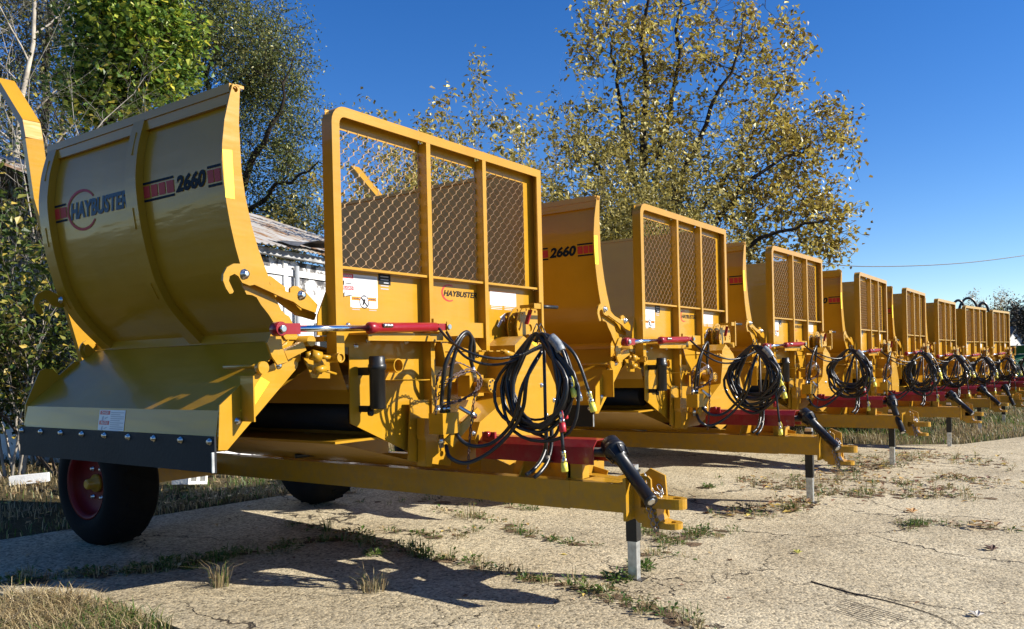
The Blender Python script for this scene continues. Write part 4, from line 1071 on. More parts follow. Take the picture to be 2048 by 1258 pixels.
# single tufts that stand out on the concrete
TF = [([(3.294,4.71,0.085)][0], .06, 70, .22, .85, 4, 'straw tuft standing in the looped hose shadow on the concrete'),
 ([(3.826,3.848,0.053)][0], .09, 90, .16, .9, 0, 'round pale straw tuft on the sunlit strip below the long drawbar shadow'),
 ([(4.697,4.213,0.053)][0], .10, 60, .20, .35, 40, 'dark leafy weed with tall dead stalks at the shadow edge left of the jack'),
 ([(4.51,4.512,0.064)][0], .07, 20, .08, .1, 45, 'low bright green rosette weed in the lit triangle inside the shadow'),
 ([(5.366,2.692,-0.0)][0], .10, 30, .10, .1, 90, 'bushy green weed growing right behind the jack foot'),
 ([(5.03,2.693,0.004)][0], .11, 20, .09, .05, 90, 'dark green weed growing left of the jack foot'),
 ([(6.114,4.842,0.055)][0], .14, 70, .14, .7, 10, 'reddish dry tuft with seed heads under the nearest drawbar'),
 ([(6.701,2.817,-0.013)][0], .13, 60, .13, .4, 60, 'mixed green and straw clump behind the nearest drawbar tip'),
 ([(6.779,4.607,0.04)][0], .07, 40, .08, .1, 10, 'small green grass tuft just below the nearest drawbar rail'),
 ([(5.803,4.053,0.035)][0], .06, 35, .08, .15, 6, 'tiny green grass tuft on open concrete below the nearest drawbar'),
 ([(8.366,1.349,-0.077)][0], .08, 50, .10, .2, 10, 'lone green grass tuft out on the open concrete at right'),
 ([(9.232,3.725,-0.016)][0], .08, 40, .08, .2, 20, 'low grey green weed between the first two drawbars'),
 ([(4.888,5.444,0.088)][0], .06, 45, .16, .6, 4, 'spiky dark tuft at the tip of the left shadow near the middle')]
for (g, rad, nb, h, mx, bl, lab) in TF:
    b = MB(); tuft(b, g[0], g[1], rad, nb, h, rnd, mx, bl); o = b.build('weed_tuft', [GREEN, STRAW], None, False); tag(o, lab, 'weed', 'weed tufts on the concrete')

# grass verge behind the slab, dry corner patch near the camera, field at the right
def grass(name, n, area, h, mix, seed, dens=None):
    r_ = random.Random(seed); b = MB(); k = 0; tries = 0
    while k < n and tries < n * 20:
        tries += 1
        x = r_.uniform(area[0], area[1]); y = r_.uniform(area[2], area[3])
        if dens and not dens(x, y, r_): continue
        k += 1
        b.m = 1 if noise.noise(V((x * .8, y * .8, seed))) * 1.2 + r_.uniform(-.5, .5) + mix - .5 > 0 else 0
        hh = h * r_.uniform(.4, 1.3)
        sc = 1 + math.hypot(x, y) / 14
        blade(b, (x, y, gz(x, y) - .02), hh, r_.uniform(.0018, .0036) * sc, r_.uniform(.05, .6), r_.uniform(0, 6.28), r_.uniform(.1, .9))
    o = b.build(name, [GREEN, STRAW], None, False); tag(o, kind='stuff'); return o
grass('verge_grass', 26000, (-1, 13, 7.22, 14), .10, .8, 3, lambda x, y, r_: y > 7.25 and r_.random() < 1.2 - (y - 7.2) * .12 and (r_.random() < .25 or noise.noise(V((x * 1.3, y * 1.3, 9))) > -.1))
def corner(x, y, r_):
    d = (x - 2.25) + (y - 3.55) * .2
    return True
CG = [(p[0], p[1]) for p in [(2.327,5.568,0.122),(2.547,5.275,0.111),(2.64,4.647,0.091),(2.592,4.165,0.077),(2.092,4.346,0.088),(1.854,4.79,0.105)]]
def inside(x, y, pl):
    c = False
    for (a, b) in zip(pl, pl[1:] + pl[:1]):
        if (a[1] > y) != (b[1] > y) and x < (b[0] - a[0]) * (y - a[1]) / (b[1] - a[1]) + a[0]: c = not c
    return c
cx0 = min(p[0] for p in CG); cx1 = max(p[0] for p in CG); cy0 = min(p[1] for p in CG); cy1 = max(p[1] for p in CG)
grass('corner_grass', 4200, (cx0, cx1, cy0, cy1), .11, 1.0, 4, lambda x, y, r_: inside(x + r_.gauss(0, .07), y + r_.gauss(0, .07), CG))
EDG = edge
grass('field_grass', 30000, (14, 34, -6, 9), .17, .78, 6, lambda x, y, r_: not inside(x, y, EDG) and (r_.random() < .4 or noise.noise(V((x * .9, y * .9, 2))) > -.05))
# fallen leaves
b = MB(); r_ = random.Random(8)
def leaf(b, x, y, z, L, az, r_):
    broadleaf(b, (x, y, z), L, L * r_.uniform(.22, .4), az, r_.uniform(.0, .5))
for (pts, st_, jt, h, mx) in WL[9:16]:
    for x, y in walk([(p[0], p[1]) for p in pts], .022, r_, jt * 1.2): leaf(b, x, y, gz(x, y) + r_.uniform(.006, .05), r_.uniform(.04, .11), r_.uniform(0, 6.28), r_)
for (pts, st_, jt, h, mx) in WL[:9]:
    for x, y in walk([(p[0], p[1]) for p in pts], .16, r_, jt * 1.2): leaf(b, x, y, gz(x, y) + r_.uniform(.004, .03), r_.uniform(.02, .06), r_.uniform(0, 6.28), r_)
for i in range(260):
    x = r_.uniform(2, 17); y = r_.uniform(-1, 7); leaf(b, x, y, gz(x, y) + .004, r_.uniform(.015, .06), r_.uniform(0, 6.28), r_)
for i in range(900):
    x = r_.uniform(0, 12); y = r_.uniform(7.3, 12); leaf(b, x, y, gz(x, y) + r_.uniform(.0, .06), r_.uniform(.03, .09), r_.uniform(0, 6.28), r_)
tag(b.build('fallen_leaves', DEADL, None, False), kind='stuff')
def curled_leaf(g, L, mat, label, n=5):
    b = MB(); x, y = g[0], g[1]; z = gz(x, y) + .006
    for i in range(n):
        a = -1.2 + 2.4 * i / (n - 1) + .6
        broadleaf(b, (x, y, z), L * (1 - .3 * abs(i - n // 2) / n), L * .22, a, .35 + .2 * (i % 2))
    o = b.build('fallen_leaf', mat, None, False); tag(o, label, 'leaf', 'single leaves lying on the open concrete')
curled_leaf([(7.582,0.692,-0.087)][0], .09, simple('brown_leaf', (.10, .045, .025), .7), 'curled dark brown leaf on the open concrete at right')
curled_leaf([(6.525,1.916,-0.038)][0], .06, simple('yellow_leaf', (.42, .40, .06), .7), 'yellow green leaf lying on the concrete left of the wire imprint')
curled_leaf([(5.554,0.592,-0.066)][0], .07, simple('pale_leaf', (.55, .50, .42), .7), 'pale bleached leaf on the concrete near the bottom right corner')
curled_leaf([(8.986,1.505,-0.079)][0], .10, simple('orange_leaf', (.50, .28, .10), .7), 'orange tan leaf lying beyond the lone green tuft')
# rusted wire mesh let into the slab
RUST = simple('rusty_iron', (.075, .055, .04), .8, .2, var=.4, scale=40)
W = [(5.754,1.606,-0.038),(5.636,1.327,-0.045),(5.562,1.043,-0.052),(5.433,0.801,-0.058),(5.233,0.621,-0.061)]
b = MB(); b.tube([(p[0], p[1], gz(p[0], p[1]) + .004) for p in smooth_line(W, 6)], [.0055 - .004 * i / 24 for i in range(25)], 6)
o_ = V([(5.401,1.121,-0.048)][0]); ax_ = (V(W[3]) - V(W[0])).normalized(); ay_ = V((-ax_.y, ax_.x, 0))
if ay_.dot(V((o_.x, o_.y, 0))) > 0: ay_ = -ay_
def gp(u, v):
    p = o_ + ax_ * u + ay_ * v
    return (p.x, p.y, gz(p.x, p.y) + .001)
rw = random.Random(3)
for i in range(9):
    v = .02 + i * .034; u0 = rw.uniform(-.25, -.12) + v * .3; u1 = rw.uniform(.12, .30)
    b.tube([gp(u0 + (u1 - u0) * k / 6, v + rw.uniform(-.002, .002)) for k in range(7)], .0013, 4)
for i in range(7):
    u = -.2 + i * .075; v1 = rw.uniform(.14, .30)
    b.tube([gp(u + rw.uniform(-.003, .003) + .25 * v1 * k / 6, v1 * k / 6) for k in range(7)], .0013, 4)
tag(b.build('wire_mesh_remnant', RUST), 'rusty rod and wire grid set flush in the concrete at lower right', 'wire mesh')

# ------------------------------------------------------------------ trees
BARK = simple('grey_brown_bark', (.085, .065, .05), .95, var=.5, scale=9, bump=.8, bscale=18, spec=.1)
BARKD = simple('dark_bark', (.035, .028, .022), .95, var=.5, scale=9, bump=.8, bscale=18, spec=.1)
BARKP = simple('pale_bark', (.36, .32, .26), .9, var=.35, scale=5, bump=.5, bscale=14, spec=.1)
TWIG = simple('pale_twig', (.30, .27, .23), .9, var=.35, scale=5, spec=.1)

class Tree:
    def __init__(s, seed): s.r = random.Random(seed); s.br = MB(); s.tips = []
    def rv(s): return V((s.r.gauss(0, 1), s.r.gauss(0, 1), s.r.gauss(0, 1)))
    def grow(s, p, d, L, r, lev, P):
        n = P['seg'][lev]; pts = [V(p)]; d = V(d).normalized(); q = V(p)
        for i in range(n):
            d = (d + s.rv() * P['wob'][lev] + V((0, 0, P['trop'][lev]))).normalized()
            q = q + d * (L / n); pts.append(q)
        r1 = r * P.get('taper', .45)
        s.br.tube(pts, r, 7 if lev == 0 else (5 if lev == 1 else 3), False, r1)
        if lev >= P['levels']: s.tips.append(pts); return
        k = P['kids'][lev]
        for j in range(k):
            t = P['from'][lev] + (1 - P['from'][lev]) * (j + s.r.random()) / k
            i = min(int(t * n), n - 1); f = t * n - i
            b = pts[i].lerp(pts[i + 1], f); dd = (pts[i + 1] - pts[i]).normalized()
            az = j * 2.4 + s.r.uniform(-.5, .5); sd = dd.orthogonal().normalized(); sd = sd * math.cos(az) + dd.cross(sd) * math.sin(az)
            an = R(P['ang'][lev] * s.r.uniform(.7, 1.3))
            s.grow(b, dd * math.cos(an) + sd * math.sin(an), L * P['len'][lev] * s.r.uniform(.65, 1.25) * (1.15 - .45 * t), (r + (r1 - r) * t) * P.get('rk', .55), lev + 1, P)
        if P.get('lead', True): s.grow(pts[-1], d, L * P['len'][lev] * .9, r1, lev + 1, P)
    def leaves(s, per, L, w, droop, mb, keep=1., spread=.1, clump=1.0, cs=.9, seed=0):
        for pts in s.tips:
            c = pts[-1]
            if clump < 1 and noise.noise(V(c) * cs + V((seed, 0, 0))) > clump: continue
            for i in range(per):
                if s.r.random() > keep: continue
                t = s.r.random() ** .6 * (len(pts) - 1); j = min(int(t), len(pts) - 2)
                p = pts[j].lerp(pts[j + 1], t - j) + s.rv() * spread
                az = s.r.uniform(0, 6.283); el = s.r.gauss(droop, .5)
                ll = L * s.r.uniform(.6, 1.25)
                d = V((math.cos(az) * math.cos(el), math.sin(az) * math.cos(el), math.sin(el)))
                sd = (V((-math.sin(az), math.cos(az), 0)) + s.rv() * .5).normalized(); nn = d.cross(sd) * (w * ll * .35)
                o = len(mb.v); m = p + d * ll * .45; sd = sd * (w * ll)
                mb.v += [tuple(p), tuple(m + sd + nn), tuple(p + d * ll), tuple(m - sd + nn)]
                mb.face([o, o + 1, o + 2]); mb.face([o, o + 2, o + 3])
    def done(s, name, base, bark, leafm, lb, label, cat, group=None, crown='crown'):
        root = Empty(name, base); tag(root, label, cat, group)
        inv = Matrix.Translation(-V(base))
        for mb in (s.br, lb):
            if mb: mb.v = [tuple(V(v) - V(base)) for v in mb.v]
        s.br.build('trunk', bark, root, False)
        if lb and lb.v: lb.build(crown, leafm, root, False)
        return root

def at(p, z=None):   # put a point on the ground
    return V((p[0], p[1], gz(p[0], p[1]) - .05 if z is None else z))

L_CAT = leaf_mat('autumn_yellow_leaf', [(0, (.12, .08, .025)), (.25, (.28, .20, .05)), (.55, (.48, .37, .075)), (.85, (.62, .52, .11)), (1, (.70, .63, .20))], .3)
L_MAP = leaf_mat('green_maple_leaf', [(0, (0.051, 0.102, 0.017)), (0.45, (0.119, 0.221, 0.031)), (0.75, (0.255, 0.34, 0.043)), (0.92, (0.561, 0.578, 0.068)), (1, (0.8, 0.68, 0.085))], .4)
L_ELM = leaf_mat('olive_leaf', [(0, (0.048, 0.072, 0.022)), (0.5, (0.144, 0.176, 0.051)), (0.85, (0.272, 0.272, 0.08)), (1, (0.416, 0.368, 0.128))], .3)
L_SHR = leaf_mat('yellowing_shrub_leaf', [(0, (0.096, 0.084, 0.024)), (0.4, (0.288, 0.24, 0.06)), (0.8, (0.504, 0.432, 0.12)), (1, (0.66, 0.576, 0.24))], .35)
L_GRN = leaf_mat('undergrowth_leaf', [(0, (0.019, 0.037, 0.01)), (0.5, (0.062, 0.106, 0.019)), (0.8, (0.2, 0.213, 0.037)), (1, (0.562, 0.4, 0.075))], .35)
L_BRN = leaf_mat('brown_thicket_leaf', [(0, (.02, .018, .012)), (.5, (.055, .045, .028)), (1, (.10, .08, .05))], .2)
L_PAL = leaf_mat('pale_tan_leaf', [(0, (.18, .14, .09)), (.5, (.36, .29, .18)), (1, (.5, .42, .28))], .3)

def to_dir(px, py, dep):
    dx, dy = (px - 1024) / 1649.0, (py - 727) / 1649.0
    cr, sr = math.cos(math.atan(.0229)), math.sin(math.atan(.0229))
    f = V((.81698, .57668, 0)); r_ = V((.57668, -.81698, 0))
    return V((0, 0, 1.5)) + (f + r_ * (dx * cr - dy * sr) - V((0, 0, 1)) * (dx * sr + dy * cr)) * dep

def grown_tree(seed, base, limbs, crown, dep, n, thick, twig, ntw, sag=.06):
    """limbs: main polylines; crown: ellipsoids (x, y, rx, ry, weight) as seen from the yard at distance dep;
    n targets fill the crown and each is joined to the nearest limb by a curved branch"""
    t = Tree(seed); rr = t.r; nodes = []
    for pts, r0, r1 in limbs:
        P_ = smooth_line(pts, 5)
        P_ = [p + t.rv() * (.06 if 0 < i < len(P_) - 1 else 0) for i, p in enumerate(P_)]
        t.br.tube(P_, r0, 8, False, r1)
        for i, p in enumerate(P_):
            if i > len(P_) * .15: nodes.append((p, r0 + (r1 - r0) * i / len(P_), (P_[min(i + 1, len(P_) - 1)] - P_[max(i - 1, 0)]).normalized()))
    tot = sum(c[2] * c[3] * c[4] for c in crown); tg = []
    for c in crown:
        for i in range(max(1, round(n * c[2] * c[3] * c[4] / tot))):
            while True:
                u = V((rr.uniform(-1, 1), rr.uniform(-1, 1), rr.uniform(-1, 1)))
                if u.length < 1: break
            k = dep / 1649.0
            u = u * rr.uniform(.8, 1.18); p = to_dir(c[0] + c[2] * u.x, c[1] + c[3] * u.y, dep + u.z * min(c[2], c[3]) * k * 1.1)
            tg.append(p)
    org = limbs[0][0][0]
    mid = V((org[0], org[1], 0))
    cen = sum((q for q in tg), V((0, 0, 0))) / len(tg)
    tg.sort(key=lambda p: min((p - q[0]).length for q in nodes))
    for p in tg:
        best = min(nodes, key=lambda q: (p - q[0]).length - .25 * q[2].dot((p - q[0]).normalized()) * (p - q[0]).length)
        q, r, d0 = best; L_ = (p - q).length
        if L_ < .05: continue
        r0 = min(r * .7, thick * (.35 + .14 * L_)); m = q + d0 * (L_ * .35) ; m2 = q.lerp(p, .68) + V((0, 0, sag * L_)) + t.rv() * (.05 * L_)
        P_ = smooth_line([q, q.lerp(m, .55).lerp(q.lerp(p, .3), .5) + t.rv() * (.02 * L_), m2, p], 3)
        t.br.tube(P_, r0, 5 if r0 > .02 else 4, False, max(.006, r0 * .4))
        for i, w in enumerate(P_[2:]): nodes.append((w, max(.007, r0 * (1 - .6 * i / len(P_))), (p - q).normalized()))
        for k_ in range(ntw):
            d = ((p - q).normalized() * .8 + t.rv() * .65 + V((0, 0, .1))).normalized(); l2 = twig * rr.uniform(.5, 1.2)
            s0 = P_[-1 - (k_ % 4)]
            a1 = s0 + d * l2 * .5 + t.rv() * .04; a2 = s0 + d * l2 + V((0, 0, -.15 * l2)) + t.rv() * .05
            t.br.tube([s0, a1, a2], .008, 3, False, .004); t.tips.append([s0, a1, a2])
    return t
def T_(px, py, d): return to_dir(px, py, d)
def ground_at(px, dep):
    a = (px - 1024) / 1649.0
    f = V((.81698, .57668, 0)); r_ = V((.57668, -.81698, 0))
    return at(f * dep + r_ * (a * dep))

# half-bare yellow tree, several stems
b0 = ground_at(1290, 25)
tr = T_(1290, 470, 25)
limbs = [([b0, b0.lerp(tr, .6) + V((.1, .1, 0)), tr], .34, .24),
 ([tr, T_(1262, 330, 25), T_(1240, 200, 25.4), T_(1215, 60, 25.6)], .13, .03), ([tr, T_(1285, 300, 24.6), T_(1292, 120, 24.6), T_(1290, -60, 24.4)], .15, .03),
 ([tr, T_(1318, 330, 25.6), T_(1350, 150, 26), T_(1365, -50, 26)], .13, .03), ([tr, T_(1350, 380, 24.4), T_(1410, 250, 24), T_(1480, 90, 24)], .13, .03),
 ([tr, T_(1380, 440, 25.2), T_(1470, 330, 25.6), T_(1560, 180, 26)], .12, .03), ([b0.lerp(tr, .85), T_(1380, 510, 24.5), T_(1480, 380, 24), T_(1620, 290, 24)], .13, .03),
 ([b0.lerp(tr, .75), T_(1420, 540, 24.6), T_(1540, 470, 24), T_(1650, 440, 24)], .11, .03), ([tr, T_(1240, 400, 24.5), T_(1190, 330, 24.5), T_(1160, 270, 24.5)], .09, .03)]
crown = [(1225, 70, 110, 110, .7), (1370, 70, 120, 120, .7), (1530, 110, 85, 130, .8), (1320, 250, 150, 100, .9), (1490, 290, 150, 110, 1.1), (1640, 265, 100, 55, 1.3), (1610, 420, 90, 110, 1.2), (1430, 420, 150, 90, 1.2), (1270, 400, 120, 90, 1.1), (1655, 455, 45, 55, 1.3), (1530, 520, 90, 50, 1.2), (1180, 290, 60, 60, .8)]
t = grown_tree(21, b0, limbs, crown, 25, 430, .05, .75, 4); lb = MB()
t.leaves(14, .165, .40, -.5, lb, .85, .15, .30, .5, 3)
t.done('catalpa_tree', b0, BARKD, L_CAT, lb, 'tall multi-stemmed tree with sparse yellow autumn leaves against the blue sky', 'tree')

# green maple at upper left
b0 = ground_at(215, 13); 
limbs = [([b0, T_(212, 400, 13), T_(225, 150, 13), T_(240, -120, 13)], .12, .03), ([T_(214, 260, 13), T_(280, 150, 12.8), T_(330, 60, 12.8)], .05, .015), ([T_(214, 240, 13), T_(170, 150, 13), T_(150, 60, 13)], .05, .015)]
crown = [(255, 40, 125, 130, 1), (310, 110, 75, 90, 1.1), (185, 165, 60, 75, .9), (240, 190, 80, 50, .8), (240, -110, 120, 80, .7)]
t = grown_tree(5, b0, limbs, crown, 13, 260, .03, .42, 4); lb = MB()
t.leaves(16, .105, .46, -.3, lb, 1., .10, 1., 1.2, 1)
t.done('maple_tree', b0, BARKD, L_MAP, lb, 'dense green maple turning yellow on its sunny side behind the largest side panel', 'tree')

# olive elm with dark curving limbs
b0 = ground_at(440, 22); jn = T_(450, 470, 22)
limbs = [([b0, b0.lerp(jn, .5), jn], .36, .26), ([jn, T_(440, 300, 22), T_(420, 150, 22.4), T_(450, 20, 22.5)], .15, .012), ([jn, T_(500, 330, 21.5), T_(560, 220, 21), T_(590, 110, 21)], .12, .012),
 ([T_(430, 230, 22), T_(500, 130, 22.5), T_(555, 60, 22.8)], .07, .012), ([jn, T_(520, 400, 21.6), T_(590, 350, 21.2), T_(650, 330, 21)], .09, .012), ([jn, T_(400, 360, 22), T_(370, 220, 22.5), T_(345, 100, 23)], .09, .012), ([jn, T_(540, 480, 22), T_(620, 470, 22)], .07, .012)]
crown = [(470, 90, 120, 110, 1), (545, 190, 70, 110, .9), (590, 330, 65, 70, .7), (400, 40, 80, 90, .9), (560, 440, 90, 60, .9), (480, 300, 110, 90, .8), (370, 200, 60, 110, .6), (640, 250, 25, 50, .4)]
t = grown_tree(9, b0, limbs, crown, 22, 470, .05, .7, 4, .03); lb = MB()
t.leaves(27, .085, .32, -.5, lb, 1., .16, .55, .6, 2)
t.done('elm_tree', b0, BARKD, L_ELM, lb, 'large olive green tree with dark curving limbs behind the shed roof', 'tree')

# grey olive tree behind the brush at the far left
b0 = ground_at(60, 24)
limbs = [([b0, T_(70, 500, 24), T_(90, 200, 24), T_(110, -60, 24)], .26, .05), ([T_(75, 420, 24), T_(20, 250, 24), T_(-20, 80, 24)], .12, .02), ([T_(70, 480, 24), T_(140, 330, 23.6), T_(190, 200, 23.6)], .09, .02)]
crown = [(30, 60, 120, 140, 1), (110, 120, 90, 140, .9), (20, 300, 100, 140, 1), (110, 370, 90, 120, 1), (30, 520, 110, 110, 1), (170, 260, 60, 90, .7)]
t = grown_tree(14, b0, limbs, crown, 24, 420, .045, .8, 4, .03); lb = MB()
t.leaves(12, .12, .32, -.5, lb, 1., .16, .45, .6, 6)
t.done('grey_olive_tree', b0, BARKD, leaf_mat('grey_olive_leaf', [(0, (.045, .05, .025)), (.5, (.12, .125, .06)), (.85, (.20, .19, .10)), (1, (.30, .27, .15))], .3), lb, 'greyish olive tree filling the left edge behind the bare twigs', 'tree')

# dark trunks and bare brush at far left
def shrub(px, dep, seed, bark, leafm, label, h, stems, per, L, name='shrub', spread=.5, r=.025, cat='shrub', kids=(6, 4, 3), droop=-.4, keep=.8, clump=1., lens=(.4, .5, .55), frm=.25, lw=.36, group=None, lev=3, lsp=.08, wob=.12):
    t = Tree(seed); lb = MB(); b0 = ground_at(px, dep)
    P_ = dict(levels=lev, seg=[7, 5, 4, 3], wob=[wob * .6, wob, .18, .2], trop=[.02, .03, 0, -.04], kids=list(kids), ang=[35, 42, 48], len=list(lens), **{'from': [frm, .2, .15]}, rk=.5, taper=.35)
    for i in range(stems):
        a = i * 2.4; d = V((math.cos(a) * spread, math.sin(a) * spread, 1)) + t.rv() * .1
        t.grow(b0 + V((math.cos(a), math.sin(a), 0)) * .12, d, h * t.r.uniform(.6, 1.05), r * t.r.uniform(.7, 1.2), 0, P_)
    t.leaves(per, L, lw, droop, lb, keep, lsp, clump, .9, seed)
    return t.done(name, b0, bark, leafm, lb, label, cat, group)

shrub(100, 16, 31, BARKD, L_ELM, 'dark straight trunk with thin olive foliage left of the maple', 10, 2, 5, .09, 'dark_trunk_tree', .06, .17, 'tree', (12, 5, 4), lens=(.26, .5, .55), frm=.3)
shrub(25, 14, 32, BARKP, L_ELM, 'pale barked tree with bare twigs at the left edge of the photo', 9, 2, 3, .08, 'pale_bark_tree', .10, .075, 'tree', (12, 6, 4), lens=(.26, .5, .55), frm=.15, keep=.6)
shrub(60, 11.5, 33, TWIG, L_GRN, 'tangle of pale bare twigs with few leaves beside the raised fork arm', 5.0, 9, 2, .08, 'bare_brush', .22, .022, 'shrub', (8, 5, 3), lens=(.35, .5, .55), keep=.5, wob=.2)
shrub(150, 12, 34, TWIG, L_GRN, 'pale twiggy brush in the gap between the dark trunk and the maple', 5.5, 7, 2, .08, 'bare_brush', .14, .02, 'shrub', (8, 5, 3), lens=(.3, .5, .55), keep=.5, wob=.2)
shrub(20, 10.3, 35, TWIG, L_GRN, 'leafy thicket with yellow and green leaves at the lower left edge', 3.0, 9, 4, .10, 'thicket_shrub', .45, .02, 'shrub', (6, 4, 3), keep=.55, wob=.18)
shrub(125, 10.6, 36, BARK, L_GRN, 'green leafy thicket seen behind the rear hook of the largest machine', 2.6, 8, 7, .10, 'thicket_shrub', .4, .02, 'shrub', (6, 4, 3), keep=.8, wob=.18)
shrub(-60, 11, 37, TWIG, L_GRN, 'shrub cut off by the left edge, dark leaves over bare stems', 3.4, 8, 3, .10, 'thicket_shrub', .4, .02, 'shrub', (6, 4, 3), keep=.8, wob=.18)
shrub(90, 17, 38, BARK, L_SHR, 'golden yellow shrub glowing behind the raised fork arm', 4.6, 8, 8, .10, 'yellow_shrub', .3, .025, 'shrub', keep=.8)
# shrubs behind the shed and the screens
shrub(545, 20, 41, BARK, L_SHR, 'pale yellow shrub topping the shed roof beside the curved rib', 4.2, 8, 17, .105, 'yellow_shrub', .25, .03, 'shrub', clump=.35)
shrub(760, 20, 42, BARKD, L_CAT, 'golden bush seen through the left mesh panel of the nearest screen', 5.6, 9, 18, .12, 'yellow_shrub', .22, .035, 'shrub', clump=.35)
shrub(840, 22, 43, BARKD, L_ELM, 'olive bush seen through the middle mesh panel of the nearest screen', 4.2, 8, 12, .12, 'olive_shrub', .25, .03, 'shrub')
shrub(955, 18, 44, TWIG, L_SHR, 'slender sapling with a tall bare leader rising left of the yellow tree', 6.0, 3, 5, .12, 'sapling', .08, .03, 'tree', (9, 3, 2), lens=(.2, .5, .55), keep=.6)
shrub(1005, 18.5, 45, TWIG, L_SHR, 'tallest thin sapling, a single spike of twigs above the nearest screen corner', 6.6, 2, 5, .12, 'sapling', .05, .03, 'tree', (10, 3, 2), lens=(.17, .5, .55), keep=.6)
shrub(1050, 17.5, 46, TWIG, L_SHR, 'pale yellow leafy shrub right of the nearest screen', 4.9, 10, 17, .105, 'yellow_shrub', .3, .03, 'shrub', clump=.4)
shrub(1140, 18, 47, TWIG, L_SHR, 'pale yellow shrub rising behind the second curved panel', 5.0, 11, 17, .105, 'yellow_shrub', .3, .03, 'shrub', clump=.4)
shrub(1240, 18.5, 48, BARKD, L_SHR, 'yellow shrub between the second rib and the second screen', 4.9, 10, 18, .105, 'yellow_shrub', .3, .03, 'shrub', clump=.4)
shrub(1190, 23, 49, BARKD, L_CAT, 'taller yellow brown shrub close in front of the multi-stemmed tree', 6.2, 9, 17, .12, 'yellow_shrub', .3, .035, 'shrub', clump=.35)
shrub(1480, 27, 50, BARKD, L_CAT, 'yellow shrub low behind the third screen', 4.0, 8, 15, .13, 'yellow_shrub', .3, .03, 'shrub', clump=.35)
# far trees at the right edge
shrub(2120, 82, 51, BARKD, L_BRN, 'dark leafless thicket tree at the right edge beyond the machines', 6.4, 12, 14, .34, 'dark_far_tree', .34, .12, 'tree', lsp=.35, lw=.3)
shrub(2075, 95, 52, BARKD, L_BRN, 'lower dark tree above the white gabled house', 5.4, 10, 14, .34, 'dark_far_tree', .32, .12, 'tree', lsp=.35, lw=.3)
shrub(1978, 120, 53, BARKP, L_PAL, 'pale tan bare-looking tree above the last screens', 7.6, 10, 10, .30, 'pale_far_tree', .3, .1, 'tree', lsp=.4, lw=.3)
shrub(1955, 125, 54, BARKP, L_PAL, 'smaller pale grey tree left of the pale tan one', 6.0, 8, 5, .30, 'pale_far_tree', .3, .1, 'tree', lsp=.4, lw=.3)
shrub(1982, 100, 55, BARKD, L_ELM, 'small dark pointed evergreen in front of the pale tan tree', 6.3, 5, 14, .25, 'evergreen_tree', .08, .1, 'tree', (14, 3, 2), lens=(.18, .5, .5), lsp=.25, frm=.1)

# ------------------------------------------------------------------ sheds and far buildings
def peel_mat():
    m, nt, p, out = new_mat('peeling_white_paint')
    tc = N(nt, 'ShaderNodeTexCoord')
    a = N(nt, 'ShaderNodeTexNoise', Scale=2.6, Detail=9., Roughness=.72); nt.links.new(tc.outputs['Object'], a.inputs['Vector'])
    r = ramp(nt, [(.30, (.045, .045, .05)), (.37, (.16, .15, .14)), (.40, (.62, .62, .62)), (.7, (.80, .80, .80))]); sx = N(nt, 'ShaderNodeSeparateXYZ'); nt.links.new(tc.outputs['Object'], sx.inputs[0])
    mr = N(nt, 'ShaderNodeMapRange'); nt.links.new(sx.outputs[2], mr.inputs[0]); mr.inputs[1].default_value = 2.2; mr.inputs[2].default_value = 3.1; mr.inputs[3].default_value = 0; mr.inputs[4].default_value = .14
    sb = N(nt, 'ShaderNodeMath', operation='SUBTRACT'); nt.links.new(a.outputs['Fac'], sb.inputs[0]); nt.links.new(mr.outputs[0], sb.inputs[1]); nt.links.new(sb.outputs[0], r.inputs[0])
    nt.links.new(r.outputs[0], p.inputs['Base Color']); p.inputs['Roughness'].default_value = .75
    bp = N(nt, 'ShaderNodeBump', Strength=.4, Distance=.02); nt.links.new(a.outputs['Fac'], bp.inputs['Height']); nt.links.new(bp.outputs[0], p.inputs['Normal'])
    return m
def tin_mat(name, rust):
    m, nt, p, out = new_mat(name)
    tc = N(nt, 'ShaderNodeTexCoord'); mp = N(nt, 'ShaderNodeMapping'); mp.inputs['Scale'].default_value = (2.2, .5, 1); nt.links.new(tc.outputs['Object'], mp.inputs[0])
    a = N(nt, 'ShaderNodeTexNoise', Scale=1.6, Detail=9., Roughness=.7); nt.links.new(mp.outputs[0], a.inputs['Vector'])
    r = ramp(nt, [(.36, (.55, .54, .52)), (.50, (.48, .44, .38)), (.58, (.34, .19, .09)), (.7, (.17, .08, .04))] if rust else [(.4, (.34, .34, .35)), (.7, (.22, .22, .23))])
    nt.links.new(a.outputs['Fac'], r.inputs[0]); nt.links.new(r.outputs[0], p.inputs['Base Color'])
    p.inputs['Roughness'].default_value = .55; p.inputs['Metallic'].default_value = .15
    return m
sh_root = Empty('white_shed', ground_at(600, 13.2)); tag(sh_root, 'peeling white shed with a rusty corrugated roof between the curved panel and the screen', 'shed')
ang = R(13)
sh_root.rotation_euler = (0, 0, ang)
PEEL = peel_mat(); TIN = tin_mat('rusty_tin', True)
